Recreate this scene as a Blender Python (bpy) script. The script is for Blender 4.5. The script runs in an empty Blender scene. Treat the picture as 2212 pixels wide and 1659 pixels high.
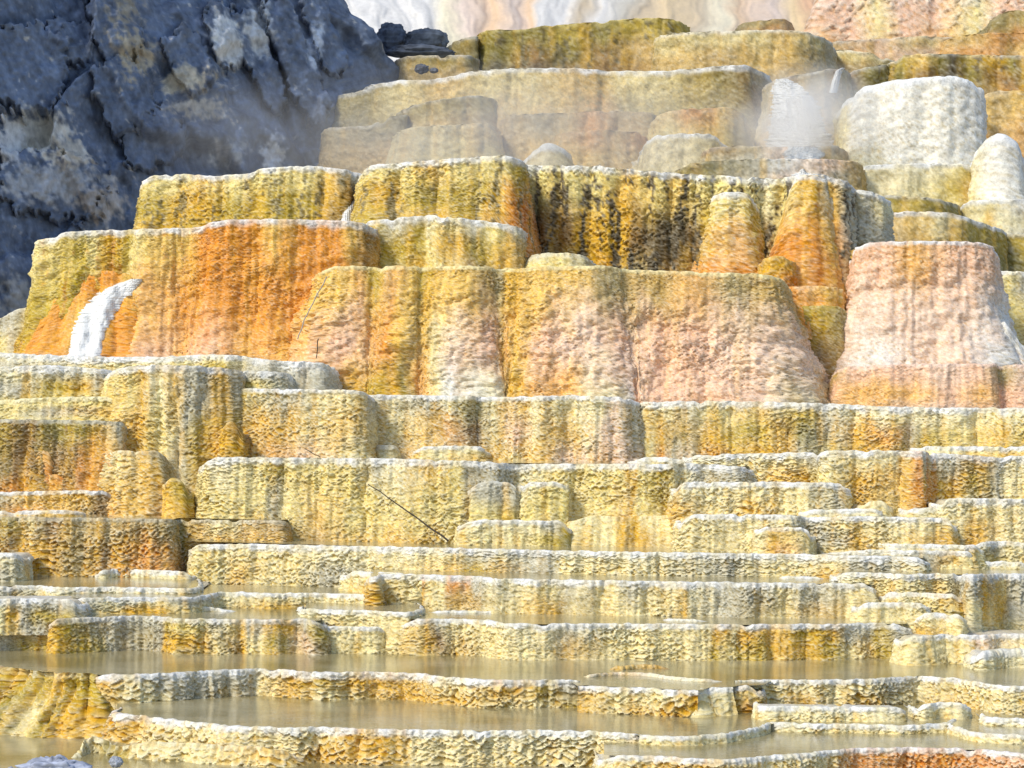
import bpy, math, numpy as np
from mathutils import Vector
R = math.radians
sc = bpy.context.scene
# ------------------------------------------------------------------ camera, sky, sun, exposure
F = 5500.0; CX = 1106.0; CY = 829.0; H = 2.80          # survey units: picture grid 2212 x 1659, eye height H
cam_d = bpy.data.cameras.new('camera'); cam = bpy.data.objects.new('camera', cam_d); sc.collection.objects.link(cam)
cam.location = (0, 0, H); ROLL = .014; cam.rotation_euler = (R(90), -ROLL, 0)               # the picture leans a little
cam_d.sensor_width = 36.0; cam_d.lens = 36.0 * F / 2212.0; cam_d.clip_start = 0.1; cam_d.clip_end = 6000
sc.camera = cam
SUN = Vector((-0.55, -0.50, 0.67)).normalized()          # towards the sun: left, behind the viewer
world = bpy.data.worlds.new('World'); sc.world = world; world.use_nodes = True
wn = world.node_tree; wn.nodes.clear()
sky = wn.nodes.new('ShaderNodeTexSky'); sky.sky_type = 'NISHITA'; sky.sun_disc = False
sky.sun_elevation = math.asin(SUN.z); sky.sun_rotation = math.atan2(SUN.x, SUN.y)
bg = wn.nodes.new('ShaderNodeBackground'); bg.inputs['Strength'].default_value = 0.15
wo = wn.nodes.new('ShaderNodeOutputWorld')
wn.links.new(sky.outputs[0], bg.inputs[0]); wn.links.new(bg.outputs[0], wo.inputs[0])
sun_d = bpy.data.lights.new('sun', 'SUN'); sun_d.energy = 2.5; sun_d.angle = R(13); sun_d.color = (1.0, 0.92, 0.75)
sun = bpy.data.objects.new('sun', sun_d); sc.collection.objects.link(sun)
sun.rotation_euler = SUN.to_track_quat('Z', 'Y').to_euler(); sun.location = (-8, -4, 12)
sc.view_settings.view_transform = 'Standard'; sc.view_settings.look = 'None'
sc.view_settings.exposure = 0.15; sc.view_settings.gamma = 1.0; sc.view_settings.use_curve_mapping = False
sc.cycles.use_denoising = True; sc.cycles.max_bounces = 6; sc.cycles.volume_bounces = 5; sc.cycles.max_bounces = 8

# ------------------------------------------------------------------ noise
_rs = np.random.RandomState(7)
_perm = np.concatenate([_rs.permutation(256)] * 3).astype(np.int32)
_ang = _rs.rand(256) * 2 * np.pi; _gx = np.cos(_ang).astype(np.float32); _gy = np.sin(_ang).astype(np.float32)
_rv = _rs.rand(256).astype(np.float32)
def noise(x, y, s=0):
    x, y = np.broadcast_arrays(np.asarray(x, np.float32), np.asarray(y, np.float32))
    xi = np.floor(x).astype(np.int32); yi = np.floor(y).astype(np.int32)
    xf = x - xi; yf = y - yi
    u = xf * xf * xf * (xf * (xf * 6 - 15) + 10); v = yf * yf * yf * (yf * (yf * 6 - 15) + 10)
    def g(dx, dy):
        k = _perm[_perm[(xi + dx + s * 17) & 255] + ((yi + dy + s * 31) & 255)]
        return _gx[k] * (xf - dx) + _gy[k] * (yf - dy)
    a = g(0, 0); b = g(1, 0); c = g(0, 1); d = g(1, 1)
    return (a + (b - a) * u + (c - a) * v + (a - b - c + d) * u * v) * 1.5
def fbm(x, y, s=0, o=3, g=0.5):
    t = 0; a = 1.0; n = 0
    for i in range(o):
        t = t + a * noise(x * 2 ** i + i * 5.3, y * 2 ** i - i * 3.1, s + i); n += a; a *= g
    return t / n
def cellv(i, j, s=0):
    return _rv[_perm[_perm[(i + s * 13) & 255] + ((j + s * 7) & 255)]]
def sstep(a, b, x):
    t = np.clip((x - a) / (b - a), 0, 1); return t * t * (3 - 2 * t)
def voronoi(x, y, s=0, full=False):
    x, y = np.broadcast_arrays(np.asarray(x, np.float32), np.asarray(y, np.float32))
    xi = np.floor(x).astype(np.int32); yi = np.floor(y).astype(np.int32)
    d1 = np.full(x.shape, 9.0, np.float32); d2 = d1.copy(); idv = np.zeros(x.shape, np.float32); tilt = idv.copy()
    for dx in (-1, 0, 1):
        for dy in (-1, 0, 1):
            cx = xi + dx; cy = yi + dy
            px = cx + cellv(cx, cy, s); py = cy + cellv(cx, cy, s + 3)
            d = np.hypot(px - x, py - y); m = d < d1
            d2 = np.where(m, d1, np.minimum(d2, d)); idv = np.where(m, cellv(cx, cy, s + 5), idv)
            if full: tilt = np.where(m, (px - x) * (cellv(cx, cy, s + 7) - .5) + (py - y) * (cellv(cx, cy, s + 9) - .5), tilt)
            d1 = np.where(m, d, d1)
    return (d1, d2, idv, tilt) if full else (d1, d2, idv)

# ------------------------------------------------------------------ materials
def nt(name):
    m = bpy.data.materials.new(name); m.use_nodes = True; t = m.node_tree; t.nodes.clear()
    o = t.nodes.new('ShaderNodeOutputMaterial'); b = t.nodes.new('ShaderNodeBsdfPrincipled')
    t.links.new(b.outputs[0], o.inputs[0]); return m, t, b
def rock_material(name, rough=0.62, fine=80.0, bump=0.6, vary=0.34, spec=0.35, bd=0.008):
    m, t, b = nt(name); L = t.links.new
    at = t.nodes.new('ShaderNodeAttribute'); at.attribute_name = 'tint'
    tc = t.nodes.new('ShaderNodeTexCoord')
    n1 = t.nodes.new('ShaderNodeTexNoise'); n1.inputs['Scale'].default_value = fine; n1.inputs['Detail'].default_value = 4
    n2 = t.nodes.new('ShaderNodeTexNoise'); n2.inputs['Scale'].default_value = fine * .3; n2.inputs['Detail'].default_value = 3
    L(tc.outputs['Object'], n1.inputs['Vector']); L(tc.outputs['Object'], n2.inputs['Vector'])
    mr = t.nodes.new('ShaderNodeMapRange'); mr.inputs[1].default_value = .3; mr.inputs[2].default_value = .7
    mr.inputs[3].default_value = 1 - vary; mr.inputs[4].default_value = 1 + vary
    ad = t.nodes.new('ShaderNodeMath'); ad.operation = 'ADD'; L(n1.outputs[0], ad.inputs[0]); L(n2.outputs[0], ad.inputs[1])
    hf = t.nodes.new('ShaderNodeMath'); hf.operation = 'MULTIPLY'; hf.inputs[1].default_value = .5; L(ad.outputs[0], hf.inputs[0])
    L(hf.outputs[0], mr.inputs[0])
    mx = t.nodes.new('ShaderNodeVectorMath'); mx.operation = 'SCALE'; L(at.outputs['Color'], mx.inputs[0]); L(mr.outputs[0], mx.inputs['Scale'])
    L(mx.outputs[0], b.inputs['Base Color'])
    b.inputs['Roughness'].default_value = rough; b.inputs['Specular IOR Level'].default_value = spec
    bp = t.nodes.new('ShaderNodeBump'); bp.inputs['Strength'].default_value = bump; bp.inputs['Distance'].default_value = bd
    L(hf.outputs[0], bp.inputs['Height']); L(bp.outputs[0], b.inputs['Normal'])
    return m
TRAV = rock_material('travertine')
TRAV_FAR = rock_material('travertine_far', fine=40, bump=.5, bd=.02)
SMOOTH = rock_material('flowstone', fine=14, bump=.25, vary=.12, bd=.02)
GREY = rock_material('grey_rock', rough=.8, fine=11, bump=.6, vary=.4, bd=.03, spec=.25)
def water_material():
    m, t, b = nt('pool_water'); L = t.links.new
    tc = t.nodes.new('ShaderNodeTexCoord'); mp = t.nodes.new('ShaderNodeMapping'); mp.inputs['Scale'].default_value = (5, 22, 1)
    n = t.nodes.new('ShaderNodeTexNoise'); n.inputs['Scale'].default_value = 1.6; n.inputs['Detail'].default_value = 3
    L(tc.outputs['Object'], mp.inputs[0]); L(mp.outputs[0], n.inputs['Vector'])
    n3 = t.nodes.new('ShaderNodeTexNoise'); n3.inputs['Scale'].default_value = 1.3; n3.inputs['Detail'].default_value = 4; L(tc.outputs['Object'], n3.inputs['Vector'])
    cr = t.nodes.new('ShaderNodeValToRGB'); e = cr.color_ramp.elements
    e[0].position = .35; e[0].color = (.29, .235, .10, 1); e[1].position = .68; e[1].color = (.50, .44, .27, 1)
    L(n3.outputs[0], cr.inputs[0]); L(cr.outputs[0], b.inputs['Base Color'])
    b.inputs['Roughness'].default_value = .045; b.inputs['IOR'].default_value = 1.33
    bp = t.nodes.new('ShaderNodeBump'); bp.inputs['Strength'].default_value = .16; bp.inputs['Distance'].default_value = .012
    L(n.outputs[0], bp.inputs['Height']); L(bp.outputs[0], b.inputs['Normal'])
    return m
WATER = water_material()
def plain(name, col, rough=.7):
    m, t, b = nt(name); L = t.links.new
    n = t.nodes.new('ShaderNodeTexNoise'); n.inputs['Scale'].default_value = 30; n.inputs['Detail'].default_value = 4
    cr = t.nodes.new('ShaderNodeValToRGB'); e = cr.color_ramp.elements
    e[0].position = .3; e[0].color = tuple(c * .65 for c in col) + (1,); e[1].position = .7; e[1].color = tuple(min(1, c * 1.25) for c in col) + (1,)
    L(n.outputs[0], cr.inputs[0]); L(cr.outputs[0], b.inputs['Base Color']); b.inputs['Roughness'].default_value = rough
    return m
DARKWOOD = plain('dark_twig', (.045, .03, .018)); PALEWOOD = plain('bleached_twig', (.42, .36, .30))
FOAM = rock_material('white_water', rough=.35, fine=45, bump=.25, vary=.08, bd=.008)

def steam_material(name, dens, scale, zlo, zhi, lo=.45, hi=.75):
    m = bpy.data.materials.new(name); m.use_nodes = True; t = m.node_tree; t.nodes.clear(); L = t.links.new
    o = t.nodes.new('ShaderNodeOutputMaterial'); v = t.nodes.new('ShaderNodeVolumePrincipled'); L(v.outputs[0], o.inputs['Volume'])
    v.inputs['Color'].default_value = (.985, .99, 1, 1); v.inputs['Anisotropy'].default_value = .1
    tc = t.nodes.new('ShaderNodeTexCoord'); n = t.nodes.new('ShaderNodeTexNoise'); n.inputs['Scale'].default_value = scale; n.inputs['Detail'].default_value = 3
    L(tc.outputs['Object'], n.inputs['Vector'])
    mr = t.nodes.new('ShaderNodeMapRange'); mr.inputs[1].default_value = lo; mr.inputs[2].default_value = hi; L(n.outputs[0], mr.inputs[0])
    vl = t.nodes.new('ShaderNodeVectorMath'); vl.operation = 'LENGTH'
    sc_ = t.nodes.new('ShaderNodeVectorMath'); sc_.operation = 'MULTIPLY'; sc_.inputs[1].default_value = (1, 1, 1); L(tc.outputs['Generated'], sc_.inputs[0])
    sb = t.nodes.new('ShaderNodeVectorMath'); sb.operation = 'SUBTRACT'; sb.inputs[1].default_value = (.5, .5, .5); L(sc_.outputs[0], sb.inputs[0]); L(sb.outputs[0], vl.inputs[0])
    fo = t.nodes.new('ShaderNodeMapRange'); fo.inputs[1].default_value = .5; fo.inputs[2].default_value = zlo; fo.inputs[3].default_value = 0; fo.inputs[4].default_value = 1; L(vl.outputs['Value'], fo.inputs[0])
    mu = t.nodes.new('ShaderNodeMath'); mu.operation = 'MULTIPLY'; L(mr.outputs[0], mu.inputs[0]); L(fo.outputs[0], mu.inputs[1])
    m2 = t.nodes.new('ShaderNodeMath'); m2.operation = 'MULTIPLY'; m2.inputs[1].default_value = dens; L(mu.outputs[0], m2.inputs[0]); L(m2.outputs[0], v.inputs['Density'])
    return m
PAL = dict(
    C=(.82, .72, .40), W=(.79, .81, .83), G=(.66, .395, .025), Y=(.46, .34, .025), O=(.70, .28, .018), P=(.80, .52, .38),
    D=(.060, .036, .004), K=(.77, .44, .14), T=(.52, .36, .12), S=(.50, .49, .41), R=(.50, .16, .012), L=(.80, .69, .30),
    B=(.26, .135, .016), A=(.38, .31, .14), M=(.82, .76, .50), N=(.83, .63, .52), V=(.22, .185, .018), X=(.76, .51, .13), I=(.86, .85, .80), E=(.095, .072, .006))
PAL = {k: np.array(v, np.float32) for k, v in PAL.items()}

# ------------------------------------------------------------------ geometry helpers
def link(name, me, mat, parent=None, loc=None):
    me.materials.append(mat); o = bpy.data.objects.new(name, me); sc.collection.objects.link(o)
    if parent: o.parent = parent
    if loc is not None: o.location = loc
    return o
def grid_mesh(name, P, col=None, N=None, keep=None):
    """P: (rows, cols, 3); rows run down, columns to the right as the viewer sees the front"""
    nr, nc = P.shape[:2]; me = bpy.data.meshes.new(name)
    me.vertices.add(nr * nc); me.vertices.foreach_set('co', np.ascontiguousarray(P, np.float32).ravel())
    i = np.arange(nr - 1)[:, None] * nc + np.arange(nc - 1)[None, :]
    q = np.stack([i, i + nc, i + nc + 1, i + 1], -1).reshape(-1, 4).astype(np.int32)
    if keep is not None: q = q[keep.ravel()[q].any(1)]
    nq = len(q); me.loops.add(nq * 4); me.loops.foreach_set('vertex_index', q.ravel())
    me.polygons.add(nq); me.polygons.foreach_set('loop_start', np.arange(nq, dtype=np.int32) * 4)
    me.polygons.foreach_set('use_smooth', np.ones(nq, bool)); me.update(calc_edges=True)
    if col is not None:
        a = me.attributes.new('tint', 'FLOAT_COLOR', 'POINT')
        c = np.ones((nr * nc, 4), np.float32); c[:, :3] = np.clip(col.reshape(-1, 3), 0, .86); a.data.foreach_set('color', c.ravel())
    if N is not None: me.normals_split_custom_set_from_vertices(np.ascontiguousarray(N.reshape(-1, 3), np.float32))
    return me
def grid_normals(P):
    du = np.gradient(P, axis=1); dv = np.gradient(P, axis=0); n = np.cross(dv, du)
    return n / (np.linalg.norm(n, axis=-1, keepdims=True) + 1e-9)
def tag(o, label=None, cat=None, group=None, kind=None):
    if label: o['label'] = label
    if cat: o['category'] = cat
    if group: o['group'] = group
    if kind: o['kind'] = kind
    return o
def off(x, y): return (x - CX) * math.cos(ROLL) + (y - CY) * math.sin(ROLL), -(x - CX) * math.sin(ROLL) + (y - CY) * math.cos(ROLL)
def at(x, y, D):
    a, b = off(x, y); return np.array([a * D / F, D, H - b * D / F])
def atv(x, y, D):
    a, b = off(x, y); return np.stack([a * D / F, D + 0 * a, H - b * D / F], -1)
def gsmooth(a, sig):
    n = int(max(1, math.ceil(sig * 3))); k = np.exp(-.5 * (np.arange(-n, n + 1) / sig) ** 2); k /= k.sum()
    p = np.pad(a, (n, n), mode='reflect', reflect_type='odd'); return np.convolve(p, k, 'valid')
def shingle(u, w, su, sv, seed, rag=.55):
    """overlapping scale rows: returns relief 0..1 (lower lip high) for along-wall u and downward w in metres"""
    rag = rag * np.clip(1.25 + 1.5 * fbm(u / .45, w / .3, seed + 8, 2), .45, 1.9)
    uw = u + su * .6 * noise(u / su * .45, w / sv * .3, seed + 1)
    ww = (w + sv * 1.1 * noise(u / su * .35, w / sv * .22, seed + 2)) / sv
    k0 = np.floor(ww).astype(np.int32); best = None; done = np.zeros(np.shape(ww), bool); t = np.zeros(np.shape(ww), np.float32); am = np.ones_like(t)
    for dk in (-2, -1, 0, 1):
        k = k0 + dk; wid = .7 + .8 * cellv(k, k * 0, seed + 4)
        xx = uw / (su * wid) + cellv(k, k * 0 + 9, seed + 6) * 7.0
        ci = np.floor(xx).astype(np.int32); fx = xx - ci - .5
        edge = k + 1 + rag * (1 - 4 * fx * fx) + .55 * (cellv(ci, k, seed) - .5)
        m = (~done) & (ww < edge)
        t = np.where(m, np.clip(1 - (edge - ww) / 1.45, 0, 1), t); am = np.where(m, .45 + .75 * cellv(ci, k, seed + 2), am); done |= m
    return t, am
ALL = []
def terrace(label, pts, yb, cols, D=None, h=None, lobes=None, lw=.34, la=.05, flare=.06, fp=1.6, scale=.014, su=.046, sv=.025,
            blob=0., dark=0., rimw=.032, rimcol='W', rima=.85, lip=.022, shelf=.7, q=1., seed=None, tip=.35, gold=.35, goldc='G', mat=None,
            wrap=(1, 1), rnd=.05, name='travertine_terrace', cat='terrace', group='travertine terraces', lump=0., side=.7, dull=0., wob=.05, rimn=.014, dk='D', wl=None, ext=None, streak=.22):
    seed = len(ALL) * 3 + 1 if seed is None else seed
    wl = wl or (.25 if h is not None else .55); pts3 = []
    for n_, p in enumerate(pts):
        x, y = p[:2]; d = p[2] if len(p) > 2 else (F * h / off(x, y)[1] if h is not None else D)
        if (len(p) > 2 or h is None) and d > 22: d += .45
        nb = pts[1] if n_ == 0 else pts[-2]
        if h is not None and len(p) < 3 and n_ in (0, len(pts) - 1) and 0 < x < 2212 and y > nb[1] + 1.5:   # an end turns back at the same level
            d = F * h / off(*nb[:2])[1] + .08; pts3.append((x, off(x, y)[0] * d / F, d, H - h - .05)); continue
        pts3.append((x, *at(x, y, d)))
    A = np.array(pts3)                                   # px, X, Y, Z
    inl = A[0, 0] > 2 and wrap[0]; inr = A[-1, 0] < 2210 and wrap[1]
    if inl: A = np.vstack([[A[0, 0], A[0, 1] - .02, A[0, 2] + wl, A[0, 3]], A])
    if inr: A = np.vstack([A, [A[-1, 0], A[-1, 1] + .02, A[-1, 2] + wl, A[-1, 3]]])
    dm = float(np.median(A[:, 2])); px1 = dm / F; near = 0 if dm < 26.2 else (1 if dm < 29.5 else 2); res = (3.5, 4.0, 5.4)[near] * px1 * q; resv = (2.1, 2.8, 4.2)[near] * px1 * q
    seg = np.hypot(np.diff(A[:, 1]), np.diff(A[:, 2])); s = np.concatenate([[0], np.cumsum(seg)])
    n0 = max(24, int(s[-1] / .012)); ss = np.linspace(0, s[-1], n0); st = ss[1] - ss[0]
    B = np.stack([np.interp(ss, s, A[:, k]) for k in range(4)], 1)
    sg = max(1.0, rnd * (dm / 22) / st)
    if sg * 3 * 2 < n0:
        for k in (1, 2): B[:, k] = gsmooth(B[:, k], sg)
        B[:, 3] = gsmooth(B[:, 3], max(1, sg * .35))
    seg = np.hypot(np.diff(B[:, 1]), np.diff(B[:, 2])); s = np.concatenate([[0], np.cumsum(seg)])
    nu = max(16, int(s[-1] / res)); U = np.linspace(0, s[-1], nu).astype(np.float32)
    PX, X, Y, Z = [np.interp(U, s, B[:, k]).astype(np.float32) for k in range(4)]
    tx = np.gradient(X); ty = np.gradient(Y); w5 = max(1.0, .10 / res)
    if nu > w5 * 7: tx = gsmooth(tx, w5); ty = gsmooth(ty, w5)
    ln = np.hypot(tx, ty) + 1e-9; nx = ty / ln; ny = -tx / ln
    # outline wander and rim height
    k = dm / 22.0
    wander = wob * k * (fbm(U / (.30 * k), U * 0, seed, 3) + .55 * np.abs(fbm(U / (.075 * k), U * 0 + 3, seed + 7, 3)))
    X = X + nx * wander; Y = Y + ny * wander
    Zt = Z + rimn * k * fbm(U / (.09 * k), U * 0 + 4, seed + 1, 3) - 1.6 * rimn * k * sstep(.25, .6, fbm(U / (.22 * k), U * 0 + 8, seed + 33, 2))
    if np.isscalar(yb): ybv = np.full(nu, float(yb))
    else: ybv = np.interp(PX, [a for a, b in yb], [b for a, b in yb])
    Zb = H - off(PX, ybv)[1] * (Y - flare) / F - (ext if ext is not None else (.16 if np.median(ybv) > 1000 else .06))
    Hf = np.maximum(Zt - Zb, .03).astype(np.float32)
    nv = max(6, int(np.percentile(Hf, 80) / resv)); fr = np.linspace(0, 1, nv, dtype=np.float32)[:, None]
    V = fr * Hf[None]; UU = np.broadcast_to(U[None], V.shape); Wd = -(Zt[None] - V)   # downward world coordinate
    # lobes
    def bounds(xs, width, sd):
        if xs:
            return np.array([0] + sorted(float(np.interp(x, PX, U)) for x in xs) + [U[-1] + 1e-3])
        r = np.random.RandomState(sd); b = [0.]
        while b[-1] < U[-1]: b.append(b[-1] + width * k * (.45 + 1.1 * r.rand()))
        b[-1] = U[-1] + 1e-3; return np.array(b)
    def lobe(b, UV):
        i = np.clip(np.searchsorted(b, UV, side='right') - 1, 0, len(b) - 2); wd = b[i + 1] - b[i]
        f = np.clip((UV - b[i]) / np.maximum(wd, 1e-4) * 2 - 1, -1, 1)
        r_ = .55 * np.sqrt(np.clip(1 - np.abs(f) ** 2.4, 0, 1)) + .45 * np.cos(f * np.pi / 2)
        return r_ * np.clip(wd / (lw * k), .25, 1.25) * (.55 + .6 * cellv(i.astype(np.int32), i.astype(np.int32) * 3, seed)), i
    b1 = bounds(lobes, lw, seed); b2 = bounds(None, lw * .38, seed + 5)
    uw = UU + .035 * k * fbm(UU / (.3 * k), V / (.25 * k), seed + 2, 2)
    l1, _ = lobe(b1, uw); l2, _ = lobe(b2, uw + .02 * k * noise(UU / (.1 * k), V / (.12 * k), seed + 3))
    env = (.5 + .5 * sstep(0, .12 * k, V)) * np.clip(.78 + .6 * fbm(UU / (.45 * k), V / (.3 * k), seed + 22, 2), .25, 1.2)
    wet = fbm(UU / (.5 * k), V / (.35 * k), seed + 9, 2)
    t, am = shingle(UU, Wd, su, sv, seed); t2, am2 = shingle(UU + 3, Wd, su * .5, sv * .55, seed + 11)
    smask = np.clip(.85 + .9 * wet, .12, 1.2); mixs = sstep(-.1, .25, fbm(UU / (.7 * k), V / (.5 * k), seed + 31, 2))
    disp = env * (la * k * (l1 - .6) + la * .32 * k * (l2 - .6)) + flare * fr ** fp * (side + (1 - side) * np.abs(ny))[None]
    disp = disp + 1.5 * scale * smask * ((am * t ** 1.2) * (1 - .75 * mixs) + am2 * t2 * (.22 + .40 * mixs) - .5) * sstep(-.02, .03, V)
    disp = disp + .018 * k * fbm(UU / (.16 * k), V / (.09 * k), seed + 6, 3)
    if lump: disp = disp + lump * k * (fbm(UU / (.34 * k), V / (.26 * k), seed + 27, 3) + .5 * np.abs(fbm(UU / (.15 * k), V / (.13 * k), seed + 29, 2))) * sstep(0, .25, fr)
    if blob:
        d1, d2, _ = voronoi(UU / .07 + .5 * noise(UU * 9, V * 9, seed), V / .055, seed + 2)
        d3, _, _ = voronoi(UU / .04, V / .035, seed + 4)
        disp = disp + blob * ((1 - d1) * .8 + (1 - d3) * .35 - .5) * sstep(.05, .35, fr + .2 * wet)
    disp = disp + .008 * fbm(UU / .022, V / .016, seed + 8, 2) * k
    if near < 2: disp = disp + .013 * k * fbm(UU / (.034 * k), V / (.28 * k), seed + 37, 3) + .010 * k * np.abs(noise(UU / (.07 * k), V / (.5 * k), seed + 39))
    # lip and shelf rows
    nl = 5; th = np.linspace(np.pi / 2, 0, nl + 1)[:-1]; d0 = disp[0]
    fx = X[None] + nx[None] * (disp + lip); fy = Y[None] + ny[None] * (disp + lip); fz = Zt[None] - lip - V * np.maximum(Hf - lip, .01)[None] / Hf[None]
    face = np.stack([fx, fy, fz], -1)
    rn = .026 * k * fbm(U / .035, U * 0, seed + 4, 2)
    lo = d0[None] * np.cos(th)[:, None] + lip * np.cos(th)[:, None] + rn[None] * np.sin(th * 2)[:, None]
    lipP = np.stack([X[None] + nx * lo, Y[None] + ny * lo, Zt[None] - lip + lip * np.sin(th)[:, None]], -1)
    sf = np.array([1, .6, .3, .12, .05, .02]) * shelf
    dz = -.014 * (1 - np.exp(-sf / .03))
    zmed = np.median(Zt)
    shz = np.where((sf > .05)[:, None], np.minimum(zmed, Zt)[None] - .035, Zt[None] + dz[:, None])
    shx = X[None] * (1 - .0 * sf[:, None]); shP = np.stack([np.broadcast_to(shx, (6, nu)), Y[None] + sf[:, None], shz], -1)
    P = np.concatenate([shP, lipP, face], 0); nt_ = 6 + nl
    # colours
    pw = PX[None] + (36 * fbm(UU * 3 / k, V * .9, seed + 12, 2) + 12 * noise(UU * 13 / k, V * 2.2, seed + 13)) * (24 / dm)
    sx = [c[0] for c in cols]; st3 = []
    for r_ in (1, 2, 3):
        st3.append(np.stack([np.interp(pw, sx, [PAL[c[r_]][ch] for c in cols]) for ch in range(3)], -1))
    fv = np.clip(fr + .22 * fbm(UU * 5 / k, V * 2.5 / k, seed + 14, 3), 0, 1)[..., None]
    col = np.where(fv < .5, st3[0] + (st3[1] - st3[0]) * sstep(.1, .5, fv), st3[1] + (st3[2] - st3[1]) * sstep(.5, .95, fv))
    sn = fbm(UU * 16 / k, V * 2.2 / k, seed + 15, 3); sn2 = fbm(UU * 7 / k, V * 1.1 / k, seed + 16, 2)
    if gold:
        g_ = (sstep(.06, .42, sn2 + .3 * sn) * min(.8, gold * 1.45))[..., None]; col = col + (PAL[goldc] - col) * g_
    if dark:  # dark streaks: algae, plus shade of crevices put into the colour
        dn = fbm(UU * 10 / k, V * 1.6 / k, seed + 17, 2) + .75 * fbm(UU * 26 / k, V * 15 / k, seed + 18, 2)
        g_ = (sstep(.44 - dark * .5, .68 - dark * .5, dn) * min(1, dark * 1.2 + .35))[..., None]; col = col + (PAL[dk] - col) * g_
    fs = fbm(UU * 46 / k, V * 3 / k, seed + 25, 2); col = col * (1 + streak * sn + .16 * fs + .10 * fbm(UU * 30, V * 30, seed + 20, 2))[..., None]
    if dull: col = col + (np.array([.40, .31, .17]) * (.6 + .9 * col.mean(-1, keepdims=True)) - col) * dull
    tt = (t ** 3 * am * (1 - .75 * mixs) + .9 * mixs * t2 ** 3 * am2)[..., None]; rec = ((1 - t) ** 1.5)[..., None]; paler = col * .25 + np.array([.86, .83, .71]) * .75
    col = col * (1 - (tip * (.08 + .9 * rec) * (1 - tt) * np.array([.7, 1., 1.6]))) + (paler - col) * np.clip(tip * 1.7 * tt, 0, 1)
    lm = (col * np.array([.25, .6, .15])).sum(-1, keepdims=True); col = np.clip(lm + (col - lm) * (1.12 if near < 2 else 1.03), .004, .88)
    rimw_ = min(rimw, .05); rm = (1 - sstep(.25, 1.2, V / (rimw_ * k * (1 + 1.1 * fbm(UU * 9 / k, V * 6, seed + 19, 3))) )) * rima * (.35 + .65 * sstep(-.35, .25, fbm(UU * 5 / k, V * 3, seed + 23, 3)))
    rc = PAL[rimcol] + (np.array([.74, .66, .44]) - PAL[rimcol]) * (.55 * sstep(-.1, .5, fbm(UU * 4 / k, V * 2, seed + 35, 3)))[..., None] if near == 0 and rimcol == 'W' else PAL[rimcol]
    col = col + (rc - col) * rm[..., None]
    top = np.broadcast_to(col[0][None], (nt_, nu, 3)).copy(); top[:6] = top[:6] * .6 + np.array([.5, .42, .25]) * .4
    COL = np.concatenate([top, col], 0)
    N = grid_normals(P)
    base = np.array([float(X.mean()), float(Y.mean()), float(Zb.min())]); P = P - base
    root = bpy.data.objects.new(name, None); sc.collection.objects.link(root); root.location = base; root.empty_display_size = .1
    tag(root, label, cat, group)
    mat = mat or (TRAV if dm < 28 else TRAV_FAR)
    rr = min(P.shape[0] - 2, nt_ + max(1, int(min(rimw * k, .3 * np.median(Hf)) / (np.median(Hf) / nv))))
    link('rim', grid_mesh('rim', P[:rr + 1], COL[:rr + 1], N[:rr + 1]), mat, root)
    cut = [0] + [int(np.searchsorted(U, b)) for b in b1[1:-1]] + [nu - 1]
    c2 = [0]
    for c in cut[1:]:
        if c - c2[-1] > 22: c2.append(c)
    if len(c2) == 1: c2.append(nu - 1)
    c2[-1] = nu - 1
    for a, b in zip(c2[:-1], c2[1:]):
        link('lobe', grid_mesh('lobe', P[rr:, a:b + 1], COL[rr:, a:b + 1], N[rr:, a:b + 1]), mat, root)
    core = np.ones(nu, bool); s0 = float(np.hypot(A[1, 1] - A[0, 1], A[1, 2] - A[0, 2])); s1 = float(np.hypot(A[-1, 1] - A[-2, 1], A[-1, 2] - A[-2, 2]))
    if inl: core &= U > s0
    if inr: core &= U < U[-1] - s1
    info = dict(core=core, face=face, X=X, Y=Y, Z=Zt, PX=PX, root=root, dm=dm, nx=nx, ny=ny); ALL.append(info); return info
def pool(infos, zlev, dback):
    """water lying behind one dam or a run of dams, back to depth dback"""
    X = np.concatenate([f['X'][f['core']] for f in (infos if isinstance(infos, list) else [infos])])
    Y = np.concatenate([f['Y'][f['core']] for f in (infos if isinstance(infos, list) else [infos])])
    a = X / Y; n = 140; e = np.linspace(a.min(), a.max(), n); b = np.clip(((a - e[0]) / (e[-1] - e[0]) * (n - 1) + .5).astype(int), 0, n - 1)
    yf = np.full(n, 1e3); np.minimum.at(yf, b, Y); ok = yf < 999; yf = np.interp(e, e[ok], yf[ok]) + .012
    z = np.full(n, zlev); P = np.stack([np.stack([e * dback, np.full(n, dback), z], -1), np.stack([e * yf, yf, z], -1)], 0)
    o = link('pool_water', grid_mesh('pool_water', P), WATER); tag(o, kind='structure'); return o
def sheet(name, x0, x1, y0, y1, z, mat):
    P = np.array([[[x0, y1, z], [x1, y1, z]], [[x0, y0, z], [x1, y0, z]]], float)
    o = link(name, grid_mesh(name, P), mat); tag(o, kind='structure'); return o

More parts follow.
